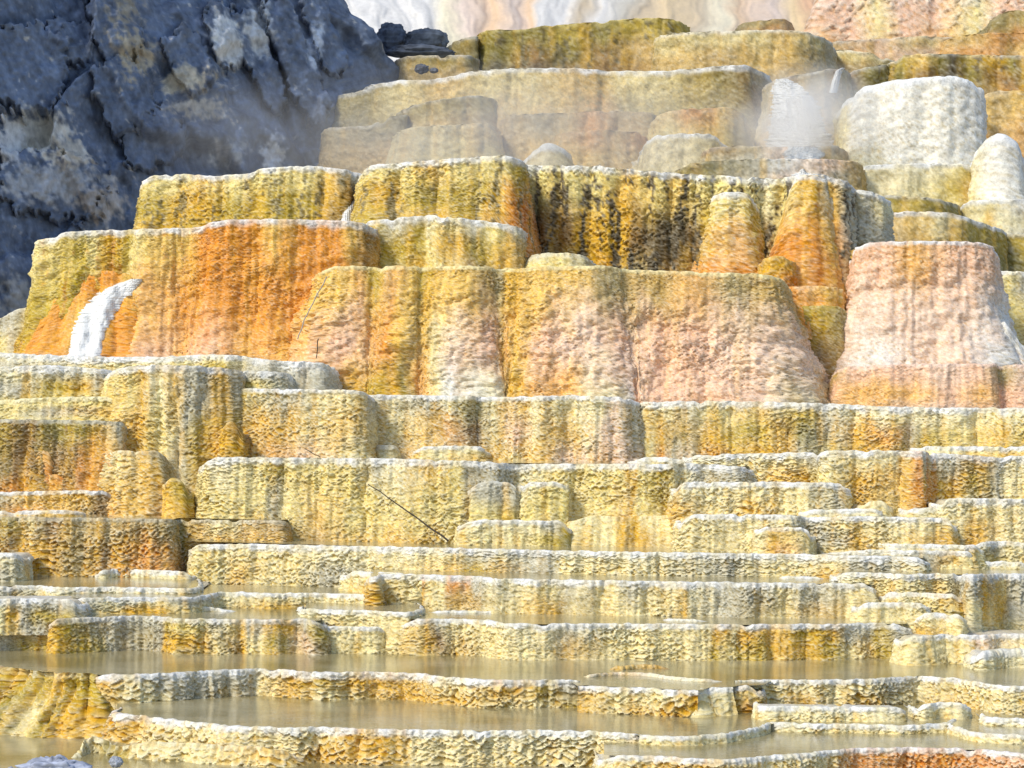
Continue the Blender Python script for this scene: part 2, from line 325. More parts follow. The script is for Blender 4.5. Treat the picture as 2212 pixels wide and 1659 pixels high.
def hug(infos, x, y):
    """depth of the built walls seen at survey points (x, y)"""
    x0, x1, y0, y1 = x.min() - 12, x.max() + 12, y.min() - 12, y.max() + 12; st = 4.0
    g = np.full((int((y1 - y0) / st) + 2, int((x1 - x0) / st) + 2), 99.0)
    for f in infos:
        p = f['face'].reshape(-1, 3); a = p[:, 0] * F / p[:, 1]; b = (H - p[:, 2]) * F / p[:, 1]
        px = CX + a * math.cos(ROLL) - b * math.sin(ROLL); py = CY + a * math.sin(ROLL) + b * math.cos(ROLL)
        m = (px > x0) & (px < x1) & (py > y0) & (py < y1)
        np.minimum.at(g, (((py[m] - y0) / st).astype(int), ((px[m] - x0) / st).astype(int)), p[m, 1])
    for _ in range(12):
        if not (g > 90).any(): break
        q = np.pad(g, 1, mode='edge'); nb = np.stack([q[:-2, 1:-1], q[2:, 1:-1], q[1:-1, :-2], q[1:-1, 2:]]); g = np.where(g > 90, nb.min(0), g)
    for _ in range(5):
        q = np.pad(g, 1, mode='edge'); g = (q[:-2, 1:-1] + q[2:, 1:-1] + q[1:-1, :-2] + q[1:-1, 2:] + 2 * g) / 6
    return g[((y - y0) / st).astype(int), ((x - x0) / st).astype(int)]
# ------------------------------------------------------------------ ground and lowest water
GROUND = plain('ground', (.32, .26, .17))
sheet('ground', -1500, 1500, -1500, 3000, -.35, GROUND)
sheet('pool_water', -5, 6, 15.2, 20.2, H - 2.68, WATER)
T = terrace
# ---- row A: lowest dams
a0 = T('orange crusted dam at the bottom edge of the picture, lowest terrace of all', [(1300,1640),(1340,1630),(1416,1632),(1560,1640),(1650,1632),(1740,1625),(1841,1615),(1960,1613),(2100,1616),(2212,1627),(2270,1630)], 1760,
  [(1313,'C','G','G'),(1500,'G','G','G'),(1640,'C','G','O'),(1790,'C','T','G'),(1840,'O','R','O'),(1950,'O','O','R'),(2080,'O','R','R'),(2212,'P','O','O')], h=2.49, la=.06, scale=.022, su=.06, sv=.03, tip=.6, rimw=.03, lobes=[1480,1660,1790,1840,1960,2070], gold=.2, shelf=.5)
a1 = T('long cream dam of stacked scales holding the lowest big pool', [(264,1527),(250,1534),(268,1541),(313,1545),(407,1557),(504,1566),(612,1571),(700,1569),(792,1573),(900,1575),(1050,1577),(1160,1576),(1284,1578),(1370,1584),(1412,1588)], [(200,1630),(420,1643),(900,1652),(1400,1646)],
  [(212,'G','G','C'),(300,'G','C','C'),(380,'C','C','C'),(480,'C','X','C'),(560,'C','C','C'),(620,'C','C','X'),(700,'C','G','C'),(760,'G','X','C'),(850,'G','G','C'),(900,'C','C','C'),(1100,'M','C','C'),(1290,'M','C','C'),(1400,'C','G','C')],
  h=2.436, lobes=[300,410,590,690,775,880,960,1065,1195,1290,1350], la=.10, flare=.10, scale=.026, su=.075, sv=.036, tip=.55, rimw=.045, blob=.02, gold=.2, wrap=(0, 0))
a2 = T('low knobby ledge standing alone in the shallow pool', [(1654,1560),(1670,1557),(1740,1562),(1855,1563),(1956,1566),(2042,1560),(2060,1552)], 1588,
  [(1654,'M','C','C'),(1850,'C','C','C'),(1950,'C','G','G'),(2042,'C','Y','G')], h=2.436, lobes=[1740,1790,1850,1900,1990], la=.06, scale=.02, su=.06, sv=.03, shelf=.25, rimw=.03, wrap=(0, 0))
T('thin pale ledge just above the knobby ledge in the shallow pool', [(1646,1524),(1700,1524),(1800,1525),(1945,1527),(1950,1531)], 1541, [(1650,'M','C','C'),(1950,'M','C','C')], h=2.34, la=.03, shelf=.4, rimw=.03)
T('thin white ledge at the waterline below the scaly bank', [(2140,1549),(2200,1551),(2260,1553)], 1562, [(2140,'M','M','C'),(2250,'M','C','C')], h=2.39, la=.03, shelf=.3)
T('tumbled cream crust rubble at the foot of the curved dam', [(150,1640,17.95),(172,1604,18.15),(205,1588,18.25),(228,1600,18.2),(262,1612,18.05),(330,1600,17.98),(450,1606,17.85),(560,1612,17.75),(620,1622,17.75),(650,1640,17.85)], 1672, [(150,'C','C','X'),(200,'C','C','C'),(236,'V','V','Y'),(262,'Y','Y','C'),(300,'C','C','C'),(420,'C','C','X'),(640,'X','C','G')], lobes=[205,238,262,330,400,470,540], la=.10, flare=.16, fp=1., scale=.022, su=.085, sv=.045, blob=.045, rima=.15, tip=.5, gold=.12, shelf=.45, wob=.08)
# ---- row B
b0 = T('bulging mustard bank dripping into the water beside the curved dam', [(-60,1434),(0,1437),(86,1450),(150,1452),(205,1455),(228,1458)], [(0,1614),(144,1636),(230,1600)],
  [(0,'Y','X','Y'),(40,'G','Y','Y'),(70,'Y','V','Y'),(100,'Y','C','X'),(130,'G','Y','Y'),(170,'Y','G','G'),(220,'Y','G','C')], h=2.238, la=.30, dark=.22, dk='V', streak=.4, flare=.75, fp=1.15, scale=.022, su=.055, sv=.03, lobes=[35,60,85,110,135,160,190], lump=.10, blob=.05, rima=.2, tip=.4, gold=.3, rnd=.08, wrap=(0, 0))
b1 = T('grey and gold scaled dam behind the lowest big pool', [(206,1457),(226,1455),(342,1454),(432,1448),(551,1443),(610,1445),(684,1451),(796,1450),(910,1453),(960,1462),(1086,1468),(1200,1467),(1244,1468),(1252,1469)], [(210,1535),(385,1524),(558,1519),(792,1521),(870,1525),(960,1537),(1241,1542)],
  [(215,'G','C','C'),(280,'C','M','C'),(345,'S','C','C'),(400,'S','S','Y'),(480,'S','A','Y'),(545,'S','S','Y'),(570,'C','C','C'),(640,'G','G','C'),(700,'Y','C','C'),(760,'G','C','G'),(870,'G','G','C'),(980,'C','G','C'),(1100,'G','C','C'),(1170,'Y','C','C'),(1240,'S','Y','C')],
  h=2.238, lobes=[345,420,495,552,670,750,812,868,980,1100,1180], la=.11, flare=.05, scale=.026, su=.07, sv=.034, tip=.5, rimw=.06, gold=.2, wrap=(0, 0))
b2 = T('golden honeycombed block between the long dam and a wet cream spill', [(1246,1481),(1256,1480),(1320,1483),(1400,1485),(1464,1489),(1490,1491),(1508,1491)], [(1248,1540),(1464,1553),(1500,1548)], [(1248,'X','G','C'),(1330,'C','C','X'),(1400,'C','G','X'),(1470,'C','G','O'),(1495,'G','G','Y')], h=2.25, lobes=[1330,1420,1470], la=.06, scale=.028, su=.07, sv=.036, tip=.5, gold=.3, shelf=.5, wrap=(0, 0))
b2b = T('smooth wet cream spill between the golden block and the scaly dam', [(1484,1490),(1505,1488),(1524,1485),(1560,1484),(1580,1483)], 1552, [(1500,'M','C','C'),(1570,'C','C','C')], h=2.25, la=.03, flare=.22, fp=1.2, scale=.012, su=.09, sv=.03, shelf=.4, wrap=(0, 0))
b2c = T('ragged gold scale cluster stepping down from the scaly dam', [(1562,1483),(1580,1480),(1616,1481),(1648,1488)], 1534, [(1556,'M','C','C'),(1600,'C','X','G'),(1650,'G','O','G')], h=2.25, la=.06, flare=.10, scale=.026, su=.06, sv=.034, shelf=.4, wrap=(0, 1))
b3 = T('scaly cream dam with gold hollows across the shallow water', [(1586,1470),(1600,1469),(1650,1467),(1740,1467),(1840,1467),(1902,1464),(1978,1459),(2030,1461),(2082,1466),(2130,1475),(2172,1481),(2212,1481),(2270,1482)], [(1585,1512),(1650,1517),(1916,1518),(2000,1530),(2118,1543),(2212,1538)],
  [(1585,'M','M','C'),(1650,'C','C','G'),(1740,'C','G','C'),(1800,'C','C','C'),(1860,'C','G','Y'),(1930,'S','C','C'),(2000,'C','C','Y'),(2080,'C','X','G'),(2150,'C','C','C'),(2212,'C','C','C')], h=2.238, lobes=[1660,1735,1800,1850,1920,1985,2060,2120], la=.09, flare=.08, scale=.026, su=.065, sv=.034, tip=.55, gold=.25, shelf=.7, wrap=(0, 1))
T('low pale step at the foot of the scaly dam', [(1984,1532),(1995,1520),(2030,1515),(2080,1518),(2092,1530)], 1540, [(1984,'M','C','C'),(2090,'M','C','C')], h=2.325, la=.03, shelf=.3, flare=.03)
crust = T('thin golden crust sill linking the long dam to the scaly dam', [(1248,1469),(1275,1456),(1330,1450),(1400,1453),(1475,1463),(1530,1466),(1590,1470)], [(1240,1482),(1300,1470),(1475,1473),(1590,1482)], [(1240,'C','C','C'),(1300,'X','G','C'),(1380,'G','G','X'),(1420,'M','M','C'),(1590,'M','C','C')], h=2.226, la=.03, scale=.012, rimw=.02, shelf=.3, rima=.5, wrap=(0,0), q=1.2)
pool([b0,b1,b2,b2b,b2c,b3], H-2.25, 21.6)
s1 = T('barely emerging cream sill off the end of the long cream dam', [(1382,1586),(1470,1590),(1560,1584),(1630,1570),(1660,1560)], [(1400,1600),(1560,1594),(1660,1578)], [(1400,'C','C','C'),(1660,'M','C','C')], h=2.436, la=.02, scale=.012, shelf=.2, rimw=.02, wrap=(0,0), q=1.2)
s2 = T('barely emerging sill running to the picture edge past the knobby ledge', [(2050,1560),(2090,1578),(2150,1584),(2270,1588)], [(2050,1572),(2212,1596)], [(2050,'C','C','C'),(2212,'M','C','C')], h=2.436, la=.02, scale=.012, shelf=.2, rimw=.02, wrap=(0,0), q=1.2)
pool([a1,s1,a2,s2], H-2.448, 20.0)
pool(a0, H-2.502, 19.4)
# ---- row C
T('small grey stained wall at the picture edge rising from the reflecting pool', [(-60,1345),(0,1345),(60,1346),(108,1347),(122,1352)], 1397, [(0,'S','S','A'),(50,'S','Y','S'),(110,'G','Y','V')], h=2.03, lobes=[30,60,85], la=.05, dark=.2, scale=.02, rimw=.03)
c1 = T('striped grey and mustard wall reflected in the wide pool', [(112,1340),(122,1336),(216,1331),(300,1329),(368,1331),(380,1336),(522,1336),(600,1337),(650,1335),(676,1338),(692,1350)], [(110,1398),(380,1396),(690,1397)],
  [(112,'G','G','Y'),(150,'Y','G','V'),(185,'A','Y','Y'),(225,'S','S','S'),(300,'S','A','S'),(350,'S','S','S'),(375,'Y','G','Y'),(420,'L','G','C'),(450,'S','C','C'),(500,'C','T','C'),(528,'G','G','G'),(555,'S','C','C'),(585,'G','Y','G'),(620,'G','S','G'),(650,'S','N','S'),(690,'Y','A','A')], h=1.965, lobes=[215,270,310,372,440,520,560,640], la=.07, scale=.02, tip=.4, rimw=.03, rima=.6, gold=.2, dark=.12, streak=.35)
c2a = T('cream shingled wall with a faint middle ledge beside the striped wall', [(655,1314),(700,1315),(760,1317),(830,1319),(880,1322),(902,1318),(908,1309),(900,1302)], [(655,1392),(700,1397),(890,1404)], [(655,'M','C','C'),(760,'C','C','M'),(840,'C','C','C'),(890,'C','X','C')], h=1.909, la=.04, flare=.10, scale=.020, su=.06, sv=.026, lobes=[760,840], rimw=.03, wrap=(1, 0))
c2 = T('long cream wall with glowing yellow stripes above the wide pool', [(876,1340),(900,1336),(1000,1336),(1060,1338),(1090,1346),(1200,1346),(1400,1346),(1470,1347),(1560,1348),(1700,1347),(1830,1347),(1870,1344),(1935,1346),(1958,1352)], [(880,1404),(1050,1410),(1100,1418),(1400,1424),(1650,1427),(1830,1426),(1960,1418)],
  [(880,'C','C','C'),(910,'G','G','C'),(935,'S','B','C'),(975,'C','C','G'),(1000,'C','T','C'),(1060,'C','C','C'),(1100,'M','C','C'),(1180,'C','C','C'),(1230,'S','T','C'),(1330,'M','C','C'),(1420,'C','C','C'),(1500,'C','C','C'),(1532,'C','C','C'),(1545,'G','Y','G'),(1565,'G','Y','Y'),(1585,'C','C','C'),(1605,'G','Y','G'),(1650,'G','Y','G'),(1690,'X','G','C'),(1730,'Y','G','Y'),(1800,'G','Y','G'),(1835,'S','C','C'),(1870,'S','X','C'),(1905,'Y','Y','V'),(1935,'S','Y','C')],
  h=1.955, lobes=[985,1085,1105,1218,1365,1480,1540,1600,1665,1740,1790,1835,1900], la=.07, flare=.07, scale=.020, su=.055, sv=.026, tip=.45, gold=.1, rimw=.035)
T('smooth tan apron above the wide pool near the picture edge', [(1950,1380),(1970,1373),(2046,1369),(2100,1371),(2160,1368),(2270,1368)], 1424, [(1950,'C','C','X'),(2060,'C','C','C'),(2110,'N','C','X'),(2212,'C','C','C')], h=2.016, la=.05, flare=.12, scale=.012, su=.07, rimw=.03, lobes=[2040,2110,2160])
T('rounded white crust pillow at the waterline near the picture edge', [(2112,1420),(2122,1406),(2150,1401),(2212,1400),(2260,1401)], 1436, [(2112,'M','M','C'),(2212,'M','M','C')], h=2.098, la=.03, flare=.05, scale=.012, lip=.05, shelf=.5)
pool(c1, H-1.975, 22.6)
pool(c2a, H-1.92, 22.5)
pool(c2, H-1.963, 22.3)
T('faint middle ledge on the cream shingled wall', [(650,1356),(670,1351),(740,1352),(820,1353),(838,1360)], 1400, [(650,'M','C','C'),(830,'C','C','C')], h=2.03, la=.03, scale=.016, rimw=.02, shelf=.3, flare=.05)
T('hair thin ledge in the water above the yellow striped wall', [(1418,1341),(1440,1335),(1500,1337),(1572,1341)], 1345, [(1418,'M','C','C'),(1570,'M','C','C')], h=1.945, la=.02, scale=.01, shelf=.3, rimw=.02)
T('low brown crust island floating in the wide pool', [(1310,1446),(1330,1438),(1372,1434),(1420,1436),(1458,1444)], 1450, [(1310,'T','T','A'),(1380,'X','T','B'),(1450,'B','T','A')], h=2.215, la=.03, scale=.016, shelf=.35, rima=.1, wob=.08)
# ---- row D
T('hair thin ledge lying in the narrow pool over the striped wall', [(178,1310),(260,1308),(360,1306),(440,1309),(522,1312)], 1316, [(180,'M','C','S'),(520,'C','C','C')], h=1.93, la=.02, scale=.01, shelf=.4, rimw=.02)
T('hair thin pale ledge behind the cream shingled wall', [(870,1322),(960,1318),(1085,1319),(1092,1324)], 1328, [(880,'M','M','C'),(1085,'M','C','C')], h=1.943, la=.02, scale=.01, shelf=.4, rimw=.02)
T('grey scalloped block over dark water at the picture edge', [(-60,1292),(0,1292),(60,1292),(120,1292),(152,1294),(168,1304)], 1329, [(0,'M','C','C'),(30,'S','G','C'),(70,'S','S','S'),(100,'S','Y','S'),(140,'S','Y','V'),(165,'S','S','A')], h=1.82, lobes=[40,75,110,140], la=.06, scale=.02, rimw=.04)
d1 = T('low whitish ledge with rusty spots crossing below the orange striped block', [(150,1296),(180,1290),(280,1289),(414,1289),(445,1283),(470,1278),(540,1279),(600,1280),(700,1280),(800,1284),(830,1288)], [(170,1302),(440,1303),(480,1304),(800,1306)], [(170,'S','S','C'),(230,'M','C','G'),(270,'S','G','C'),(330,'C','G','G'),(420,'S','C','C'),(480,'M','C','C'),(600,'C','G','G'),(720,'M','C','C'),(800,'C','C','C')], h=1.84, lobes=[240,310,420,470,510,640,700], la=.05, scale=.016, rimw=.025)
d2 = T('very low pale ledge just under the broad golden wall', [(-60,1264),(0,1264),(100,1264),(115,1268),(240,1267),(360,1269),(405,1271),(424,1268),(431,1259),(424,1249)], 1281, [(0,'S','S','S'),(100,'M','C','C'),(250,'M','C','C'),(420,'C','C','X')], h=1.8, lobes=[50,100,170,220,310,390], la=.03, scale=.014, rimw=.03, wrap=(1, 0))
d3 = T('wide cream wall with orange drips rising from the narrow middle pool', [(804,1256,22.6),(808,1244),(820,1239),(940,1241),(1046,1244),(1075,1250),(1095,1249),(1212,1251),(1392,1254),(1500,1255),(1650,1258),(1790,1259),(1866,1260),(1884,1270)], [(805,1309),(1050,1312),(1090,1330),(1416,1334),(1700,1334),(1880,1333)],
  [(808,'X','G','G'),(830,'C','G','C'),(860,'C','C','C'),(905,'C','C','C'),(912,'O','G','C'),(925,'C','C','C'),(975,'C','C','C'),(985,'O','T','C'),(1010,'S','T','C'),(1050,'S','A','C'),(1100,'M','C','C'),(1170,'C','X','C'),(1190,'C','G','X'),(1230,'S','A','C'),(1300,'C','C','X'),(1370,'S','C','C'),(1440,'C','C','C'),(1470,'X','G','C'),(1490,'M','C','C'),(1560,'S','S','T'),(1640,'S','A','C'),(1680,'C','C','C'),(1760,'S','T','C'),(1840,'C','C','C'),(1880,'C','X','C')],
  h=1.665, lobes=[910,1000,1085,1215,1300,1400,1555,1640,1700,1770,1830], la=.08, flare=.06, scale=.02, su=.055, sv=.027, tip=.45, gold=.15, rimw=.045)
d4 = T('white scaled band stepping out beside the wide cream wall', [(1808,1240),(1830,1235),(1920,1237),(1935,1240),(2020,1238),(2082,1238),(2100,1240,21.6),(2160,1238),(2270,1238)], [(1808,1262),(1930,1277),(2070,1285),(2090,1350),(2212,1345)], [(1808,'M','M','C'),(1900,'C','C','G'),(1940,'C','C','T'),(2050,'C','C','C'),(2085,'S','S','S'),(2115,'S','C','S'),(2130,'G','X','C'),(2165,'C','G','X'),(2200,'S','S','C')], h=1.585, lobes=[1870,1930,2010,2080,2120,2180], la=.08, flare=.05, scale=.022, shelf=1.0, rimw=.05)
T('second pale step under the white scaled band', [(1908,1284),(1920,1278),(1990,1279),(2060,1283),(2080,1292)], 1321, [(1908,'M','C','C'),(2000,'C','C','C'),(2075,'X','Y','C')], h=1.735, la=.04, scale=.02, shelf=.5, lobes=[1990,2040])
T('third smooth step at the end of the wide cream wall', [(1855,1306),(1870,1301),(1930,1300),(1992,1302),(2005,1310)], 1334, [(1855,'C','C','C'),(2000,'C','C','C')], h=1.8, la=.03, scale=.014, shelf=.5)
T('lowest knobby step beside the narrow middle pool', [(1985,1328),(2000,1323),(2040,1323),(2072,1326),(2080,1336)], 1363, [(1985,'C','G','C'),(2075,'C','C','C')], h=1.87, la=.04, scale=.02, shelf=.5)
pool(d1, H-1.85, 23.0)
pool(d2, H-1.81, 23.6)
pool(d3, H-1.675, 23.3)
pool(d4, H-1.595, 23.3)
T('thin white sliver of ledge in front of the long white rimmed wall', [(1672,1248),(1690,1244),(1760,1245),(1812,1247)], 1252, [(1672,'M','M','C'),(1810,'M','C','C')], h=1.655, la=.02, scale=.01, shelf=.3, rimw=.02)
# ---- row E
e1 = T('long white rimmed wall running the whole width under the stepped middle', [(412,1210,23.1),(420,1184,22.9),(430,1175,22.8),(540,1174,22.75),(640,1176,22.65),(796,1179,22.5),(900,1181),(1032,1184),(1205,1188),(1338,1191),(1416,1192),(1504,1193),(1740,1196),(1848,1200),(1920,1200),(1985,1203),(1996,1215)], [(410,1266),(780,1268),(860,1234),(1200,1234),(1416,1240),(1600,1244),(1840,1244),(1860,1230),(1990,1230)],
  [(412,'M','L','C'),(450,'L','L','C'),(480,'C','C','G'),(540,'C','X','G'),(580,'C','C','C'),(640,'C','C','C'),(708,'M','S','C'),(780,'M','S','C'),(810,'C','C','C'),(880,'M','C','C'),(980,'C','X','C'),(1030,'S','Y','C'),(1075,'M','X','C'),(1140,'S','S','A'),(1190,'S','S','S'),(1220,'M','C','C'),(1330,'M','C','C'),(1420,'M','M','C'),(1590,'S','S','C'),(1620,'M','C','C'),(1740,'M','C','C'),(1800,'C','X','G'),(1850,'S','S','C'),(1920,'S','S','C'),(1990,'M','M','C')],
  h=1.47, lobes=[500,620,790,870,1035,1140,1200,1262,1335,1420,1590,1640,1710,1850,1930], la=.06, flare=.06, scale=.020, su=.055, sv=.026, tip=.5, gold=.12, rimw=.05)
T('small cream sill at the foot of the long white rimmed wall', [(748,1238),(765,1232),(830,1235),(900,1240),(906,1246)], [(750,1267),(800,1278),(905,1250)], [(750,'C','C','C'),(900,'M','C','C')], h=1.665, la=.03, scale=.014, shelf=.5)
T('white ledge in the shallow water under the broad golden wall', [(212,1240),(218,1231),(260,1228),(330,1230),(400,1234),(412,1242)], 1249, [(212,'M','C','C'),(260,'M','M','C'),(400,'M','C','C')], h=1.735, la=.03, scale=.014, shelf=.5, lobes=[260,330], rimw=.03)
T('upper thin white step tucked beside the broad golden wall', [(368,1194),(376,1188),(430,1188)], 1208, [(368,'M','M','C'),(430,'M','M','C')], h=1.59, la=.02, scale=.012, shelf=.4, rimw=.03)
T('lower thin white step tucked beside the broad golden wall', [(340,1217),(350,1211),(428,1210)], 1230, [(340,'M','M','C'),(430,'M','M','C')], h=1.68, la=.02, scale=.012, shelf=.4, rimw=.03)
T('grey white stepped lump at the picture edge beside the broad golden wall', [(-60,1193),(0,1193),(34,1194),(50,1199)], 1251, [(0,'M','S','M'),(60,'S','M','M')], h=1.56, la=.05, scale=.016, flare=.06)
T('slim white ledge above the gold stained step near the picture edge', [(1750,1174),(1760,1169),(1860,1171),(1956,1174),(2110,1177),(2120,1182)], 1192, [(1750,'M','M','C'),(1860,'M','C','C'),(2110,'M','C','C')], h=1.381, la=.03, scale=.014, shelf=.8, rimw=.03)
T('gold stained step between slim white ledges', [(1770,1188),(1880,1186),(1990,1188),(2090,1190),(2100,1196)], [(1770,1200),(1980,1204),(1995,1230),(2100,1229)], [(1770,'M','C','C'),(1950,'M','C','C'),(2010,'S','S','C'),(2060,'X','G','C'),(2100,'C','C','C')], h=1.433, la=.04, scale=.018, shelf=.6, lobes=[1880,1985,2050])
T('knobbly white and moss stained corner step', [(2104,1178),(2118,1170),(2160,1168),(2212,1169),(2270,1170)], 1212, [(2104,'M','C','C'),(2150,'S','Y','C'),(2190,'C','C','C'),(2212,'M','C','C')], h=1.359, la=.05, scale=.02, shelf=.6)
T('flat white sill below the moss stained corner step', [(2080,1217),(2095,1211),(2212,1213),(2270,1213)], 1233, [(2080,'M','M','C'),(2212,'M','C','C')], h=1.53, la=.03, scale=.016, shelf=.8)
pool(e1, H-1.48, 24.2)
# ---- row F
f0 = T('broad golden wall of dripping scales at the picture edge', [(-60,1116),(0,1116),(100,1117),(216,1118),(330,1120),(368,1121),(385,1122,23.2),(420,1122,23.15),(608,1123,23.0),(617,1132,23.2)], [(0,1246),(200,1252),(340,1240),(385,1215),(410,1190),(616,1172)],
  [(0,'A','G','T'),(30,'Y','B','G'),(50,'X','G','O'),(80,'C','G','G'),(110,'B','G','X'),(140,'X','X','G'),(180,'A','A','X'),(215,'G','G','G'),(240,'A','B','G'),(270,'T','G','O'),(310,'T','O','G'),(360,'A','T','O'),(385,'V','V','T'),(420,'X','X','X'),(480,'C','X','G'),(560,'T','X','G'),(610,'T','G','T')],
  D=22.8, lobes=[38,110,180,235,300,372,420,540], la=.07, flare=.07, scale=.024, su=.06, sv=.028, tip=.55, gold=.3, rimw=.02, rimcol='S', rima=.6, dark=.1, dk='B')
f1 = T('huge pale lemon wall standing over the long middle pool', [(436,1010,23.6),(446,996,23.35),(466,987,23.3),(620,987,23.3),(708,989,23.3),(796,989,23.25),(900,991,23.2),(1014,995,23.15),(1070,998,23.2),(1100,1001,23.28),(1112,1002,23.34),(1240,1001,23.3),(1350,1001,23.2),(1460,1002,23.15),(1478,999,23.3),(1596,1006,23.2),(1622,1014,23.4)], [(430,1108),(600,1150),(620,1170),(1060,1170),(1250,1174),(1430,1182),(1480,1190),(1500,1100),(1620,1048)],
  [(436,'L','L','L'),(470,'M','L','L'),(560,'L','L','X'),(600,'Y','S','S'),(640,'L','L','T'),(700,'L','X','T'),(750,'L','L','X'),(800,'S','L','X'),(870,'M','L','X'),(930,'X','L','G'),(980,'L','L','C'),(1012,'S','A','A'),(1060,'S','S','S'),(1110,'S','A','T'),(1130,'M','L','C'),(1200,'L','C','C'),(1300,'L','L','C'),(1345,'L','X','X'),(1358,'G','G','G'),(1372,'L','L','C'),(1440,'Y','Y','C'),(1470,'M','C','C'),(1530,'S','A','C'),(1610,'S','S','C')],
  lobes=[612,690,790,1014,1120,1240,1470,1520], la=.13, flare=.13, fp=1.2, scale=.020, su=.05, sv=.027, tip=.5, gold=.15, rimw=.09, blob=.008)
T('rounded grey olive lobe hanging off the pale lemon wall', [(1016,1058),(1034,1042),(1060,1038),(1105,1042),(1124,1062)], 1140, [(1016,'S','L','T'),(1060,'S','L','S'),(1120,'S','Y','T')], D=23.1, la=.04, flare=.03, scale=.02, shelf=.4, rima=.3)
T('narrow cream block jutting from the pale lemon wall', [(1130,1050),(1140,1041),(1200,1040),(1224,1048)], 1124, [(1130,'M','L','C'),(1180,'L','L','C'),(1224,'L','L','C')], D=23.08, la=.04, flare=.03, scale=.02, shelf=.4, rimw=.03)
T('squat cream block at the waterline of the long middle pool', [(1000,1136),(1012,1125),(1040,1122),(1140,1123),(1205,1124),(1220,1128),(1227,1142)], 1176, [(1000,'C','C','C'),(1040,'M','C','C'),(1110,'M','C','C'),(1150,'M','L','C'),(1200,'S','Y','C'),(1225,'Y','V','A')], D=22.9, la=.05, flare=.04, scale=.02, shelf=.4, lobes=[1085,1140])
T('worn cream apron spreading below the yellow drip', [(1236,1126),(1280,1112),(1350,1116),(1440,1112),(1478,1122)], 1184, [(1236,'C','C','C'),(1330,'C','C','C'),(1358,'G','G','X'),(1380,'C','T','C'),(1470,'C','C','C')], D=23.05, la=.03, flare=.2, fp=1., scale=.008, shelf=.3, rima=.1)
f3 = T('tall gold faced wall second from the picture edge in the middle tier', [(1490,990,23.6),(1505,982,23.5),(1668,978,23.4),(1760,976,23.4),(1778,978,23.3),(1790,972,23.2),(1880,972,23.2),(1992,974,23.2),(2010,977,23.4),(2100,983,23.4),(2150,987,23.42),(2168,988,23.48),(2182,984,23.45),(2270,982,23.45)], [(1490,1002),(1620,1014),(1640,1042),(1780,1046),(1800,1098),(2020,1098),(2040,1082),(2212,1080)],
  [(1490,'M','C','C'),(1600,'M','C','X'),(1680,'C','X','C'),(1735,'C','G','G'),(1760,'S','L','C'),(1790,'M','L','C'),(1840,'C','G','G'),(1880,'C','X','C'),(1930,'M','X','L'),(1960,'X','G','O'),(1985,'O','O','G'),(2000,'S','Y','S'),(2060,'S','G','L'),(2110,'G','Y','S'),(2160,'S','S','S'),(2190,'M','C','C'),(2212,'M','C','C')], lobes=[1590,1665,1765,1850,1945,2000,2060,2110,2170], la=.10, flare=.05, scale=.022, su=.055, tip=.5, rimw=.05)
T('white scaled bench beneath the tall gold faced wall', [(1462,1056),(1470,1042),(1500,1040),(1600,1041),(1668,1040),(1800,1042),(1818,1044),(1827,1056)], [(1462,1112),(1700,1112),(1830,1104)], [(1462,'M','X','C'),(1520,'M','C','G'),(1560,'M','C','C'),(1620,'C','X','G'),(1680,'M','C','X'),(1740,'C','C','C'),(1800,'S','S','C'),(1825,'C','C','S')], D=22.95, lobes=[1520,1600,1690,1780], la=.05, flare=.05, scale=.022, su=.055, tip=.5, rimw=.04)
T('small smooth pebble shaped mound on the white scaled bench', [(1864,1092),(1876,1082),(1900,1080),(1916,1086),(1922,1094)], 1102, [(1864,'C','C','C'),(1920,'C','C','C')], D=22.9, la=.01, lip=.04, scale=.006, rima=.2, shelf=.15, flare=.04)
T('pale block with gold streak rising at the picture edge above slim ledges', [(2034,1090),(2044,1078),(2060,1075),(2120,1076),(2212,1077),(2270,1077)], 1172, [(2034,'M','C','C'),(2090,'M','C','C'),(2115,'C','G','G'),(2140,'C','X','G'),(2165,'C','C','C'),(2212,'M','C','C')], D=22.75, lobes=[2100,2150,2190], la=.06, flare=.06, scale=.022, tip=.5, rimw=.05)
T('slim pale ledge between the white scaled bench and the gold faced wall', [(1738,1106),(1750,1100),(1890,1098),(1905,1104)], 1114, [(1738,'M','C','C'),(1900,'M','S','S')], D=22.75, la=.02, scale=.012, rimw=.03, shelf=.3)
T('short pale ledge beneath the block with the gold streak', [(1962,1102),(1975,1096),(2040,1097)], 1116, [(1962,'M','C','C'),(2040,'M','C','C')], D=22.8, la=.02, scale=.012, rimw=.03, shelf=.3)
f7 = T('long evenly scaled cream wall above the slim white ledges', [(1474,1130),(1482,1116),(1500,1110),(1600,1110),(1722,1112),(1740,1117,22.6),(1823,1114),(1950,1116),(2042,1118),(2054,1124),(2060,1138)], [(1474,1190),(1740,1188),(1760,1172),(2060,1170)], [(1474,'C','C','C'),(1560,'M','C','C'),(1620,'C','C','C'),(1700,'M','C','X'),(1750,'S','S','C'),(1800,'C','S','C'),(1850,'C','X','C'),(1920,'M','C','X'),(2000,'C','X','C'),(2050,'C','G','C')], D=22.45, lobes=[1610,1740,1825,1920,2020], la=.05, flare=.05, scale=.021, su=.055, tip=.5, rimw=.035)
T('small peach fronted block set before the evenly scaled wall', [(1636,1144),(1648,1139),(1730,1138),(1746,1144),(1756,1160)], 1189, [(1636,'M','C','C'),(1680,'X','K','K'),(1756,'C','C','S')], D=22.25, la=.03, flare=.05, scale=.018, rimw=.02, shelf=.3)
T('thin pale ledge under the bright yellow barrier', [(1985,968),(2000,963),(2120,964),(2270,964)], 980, [(1985,'M','C','C'),(2212,'C','X','C')], D=23.7, la=.03, scale=.014, rimw=.03, shelf=.4)
pool(f0, H-1.285, 24.9)
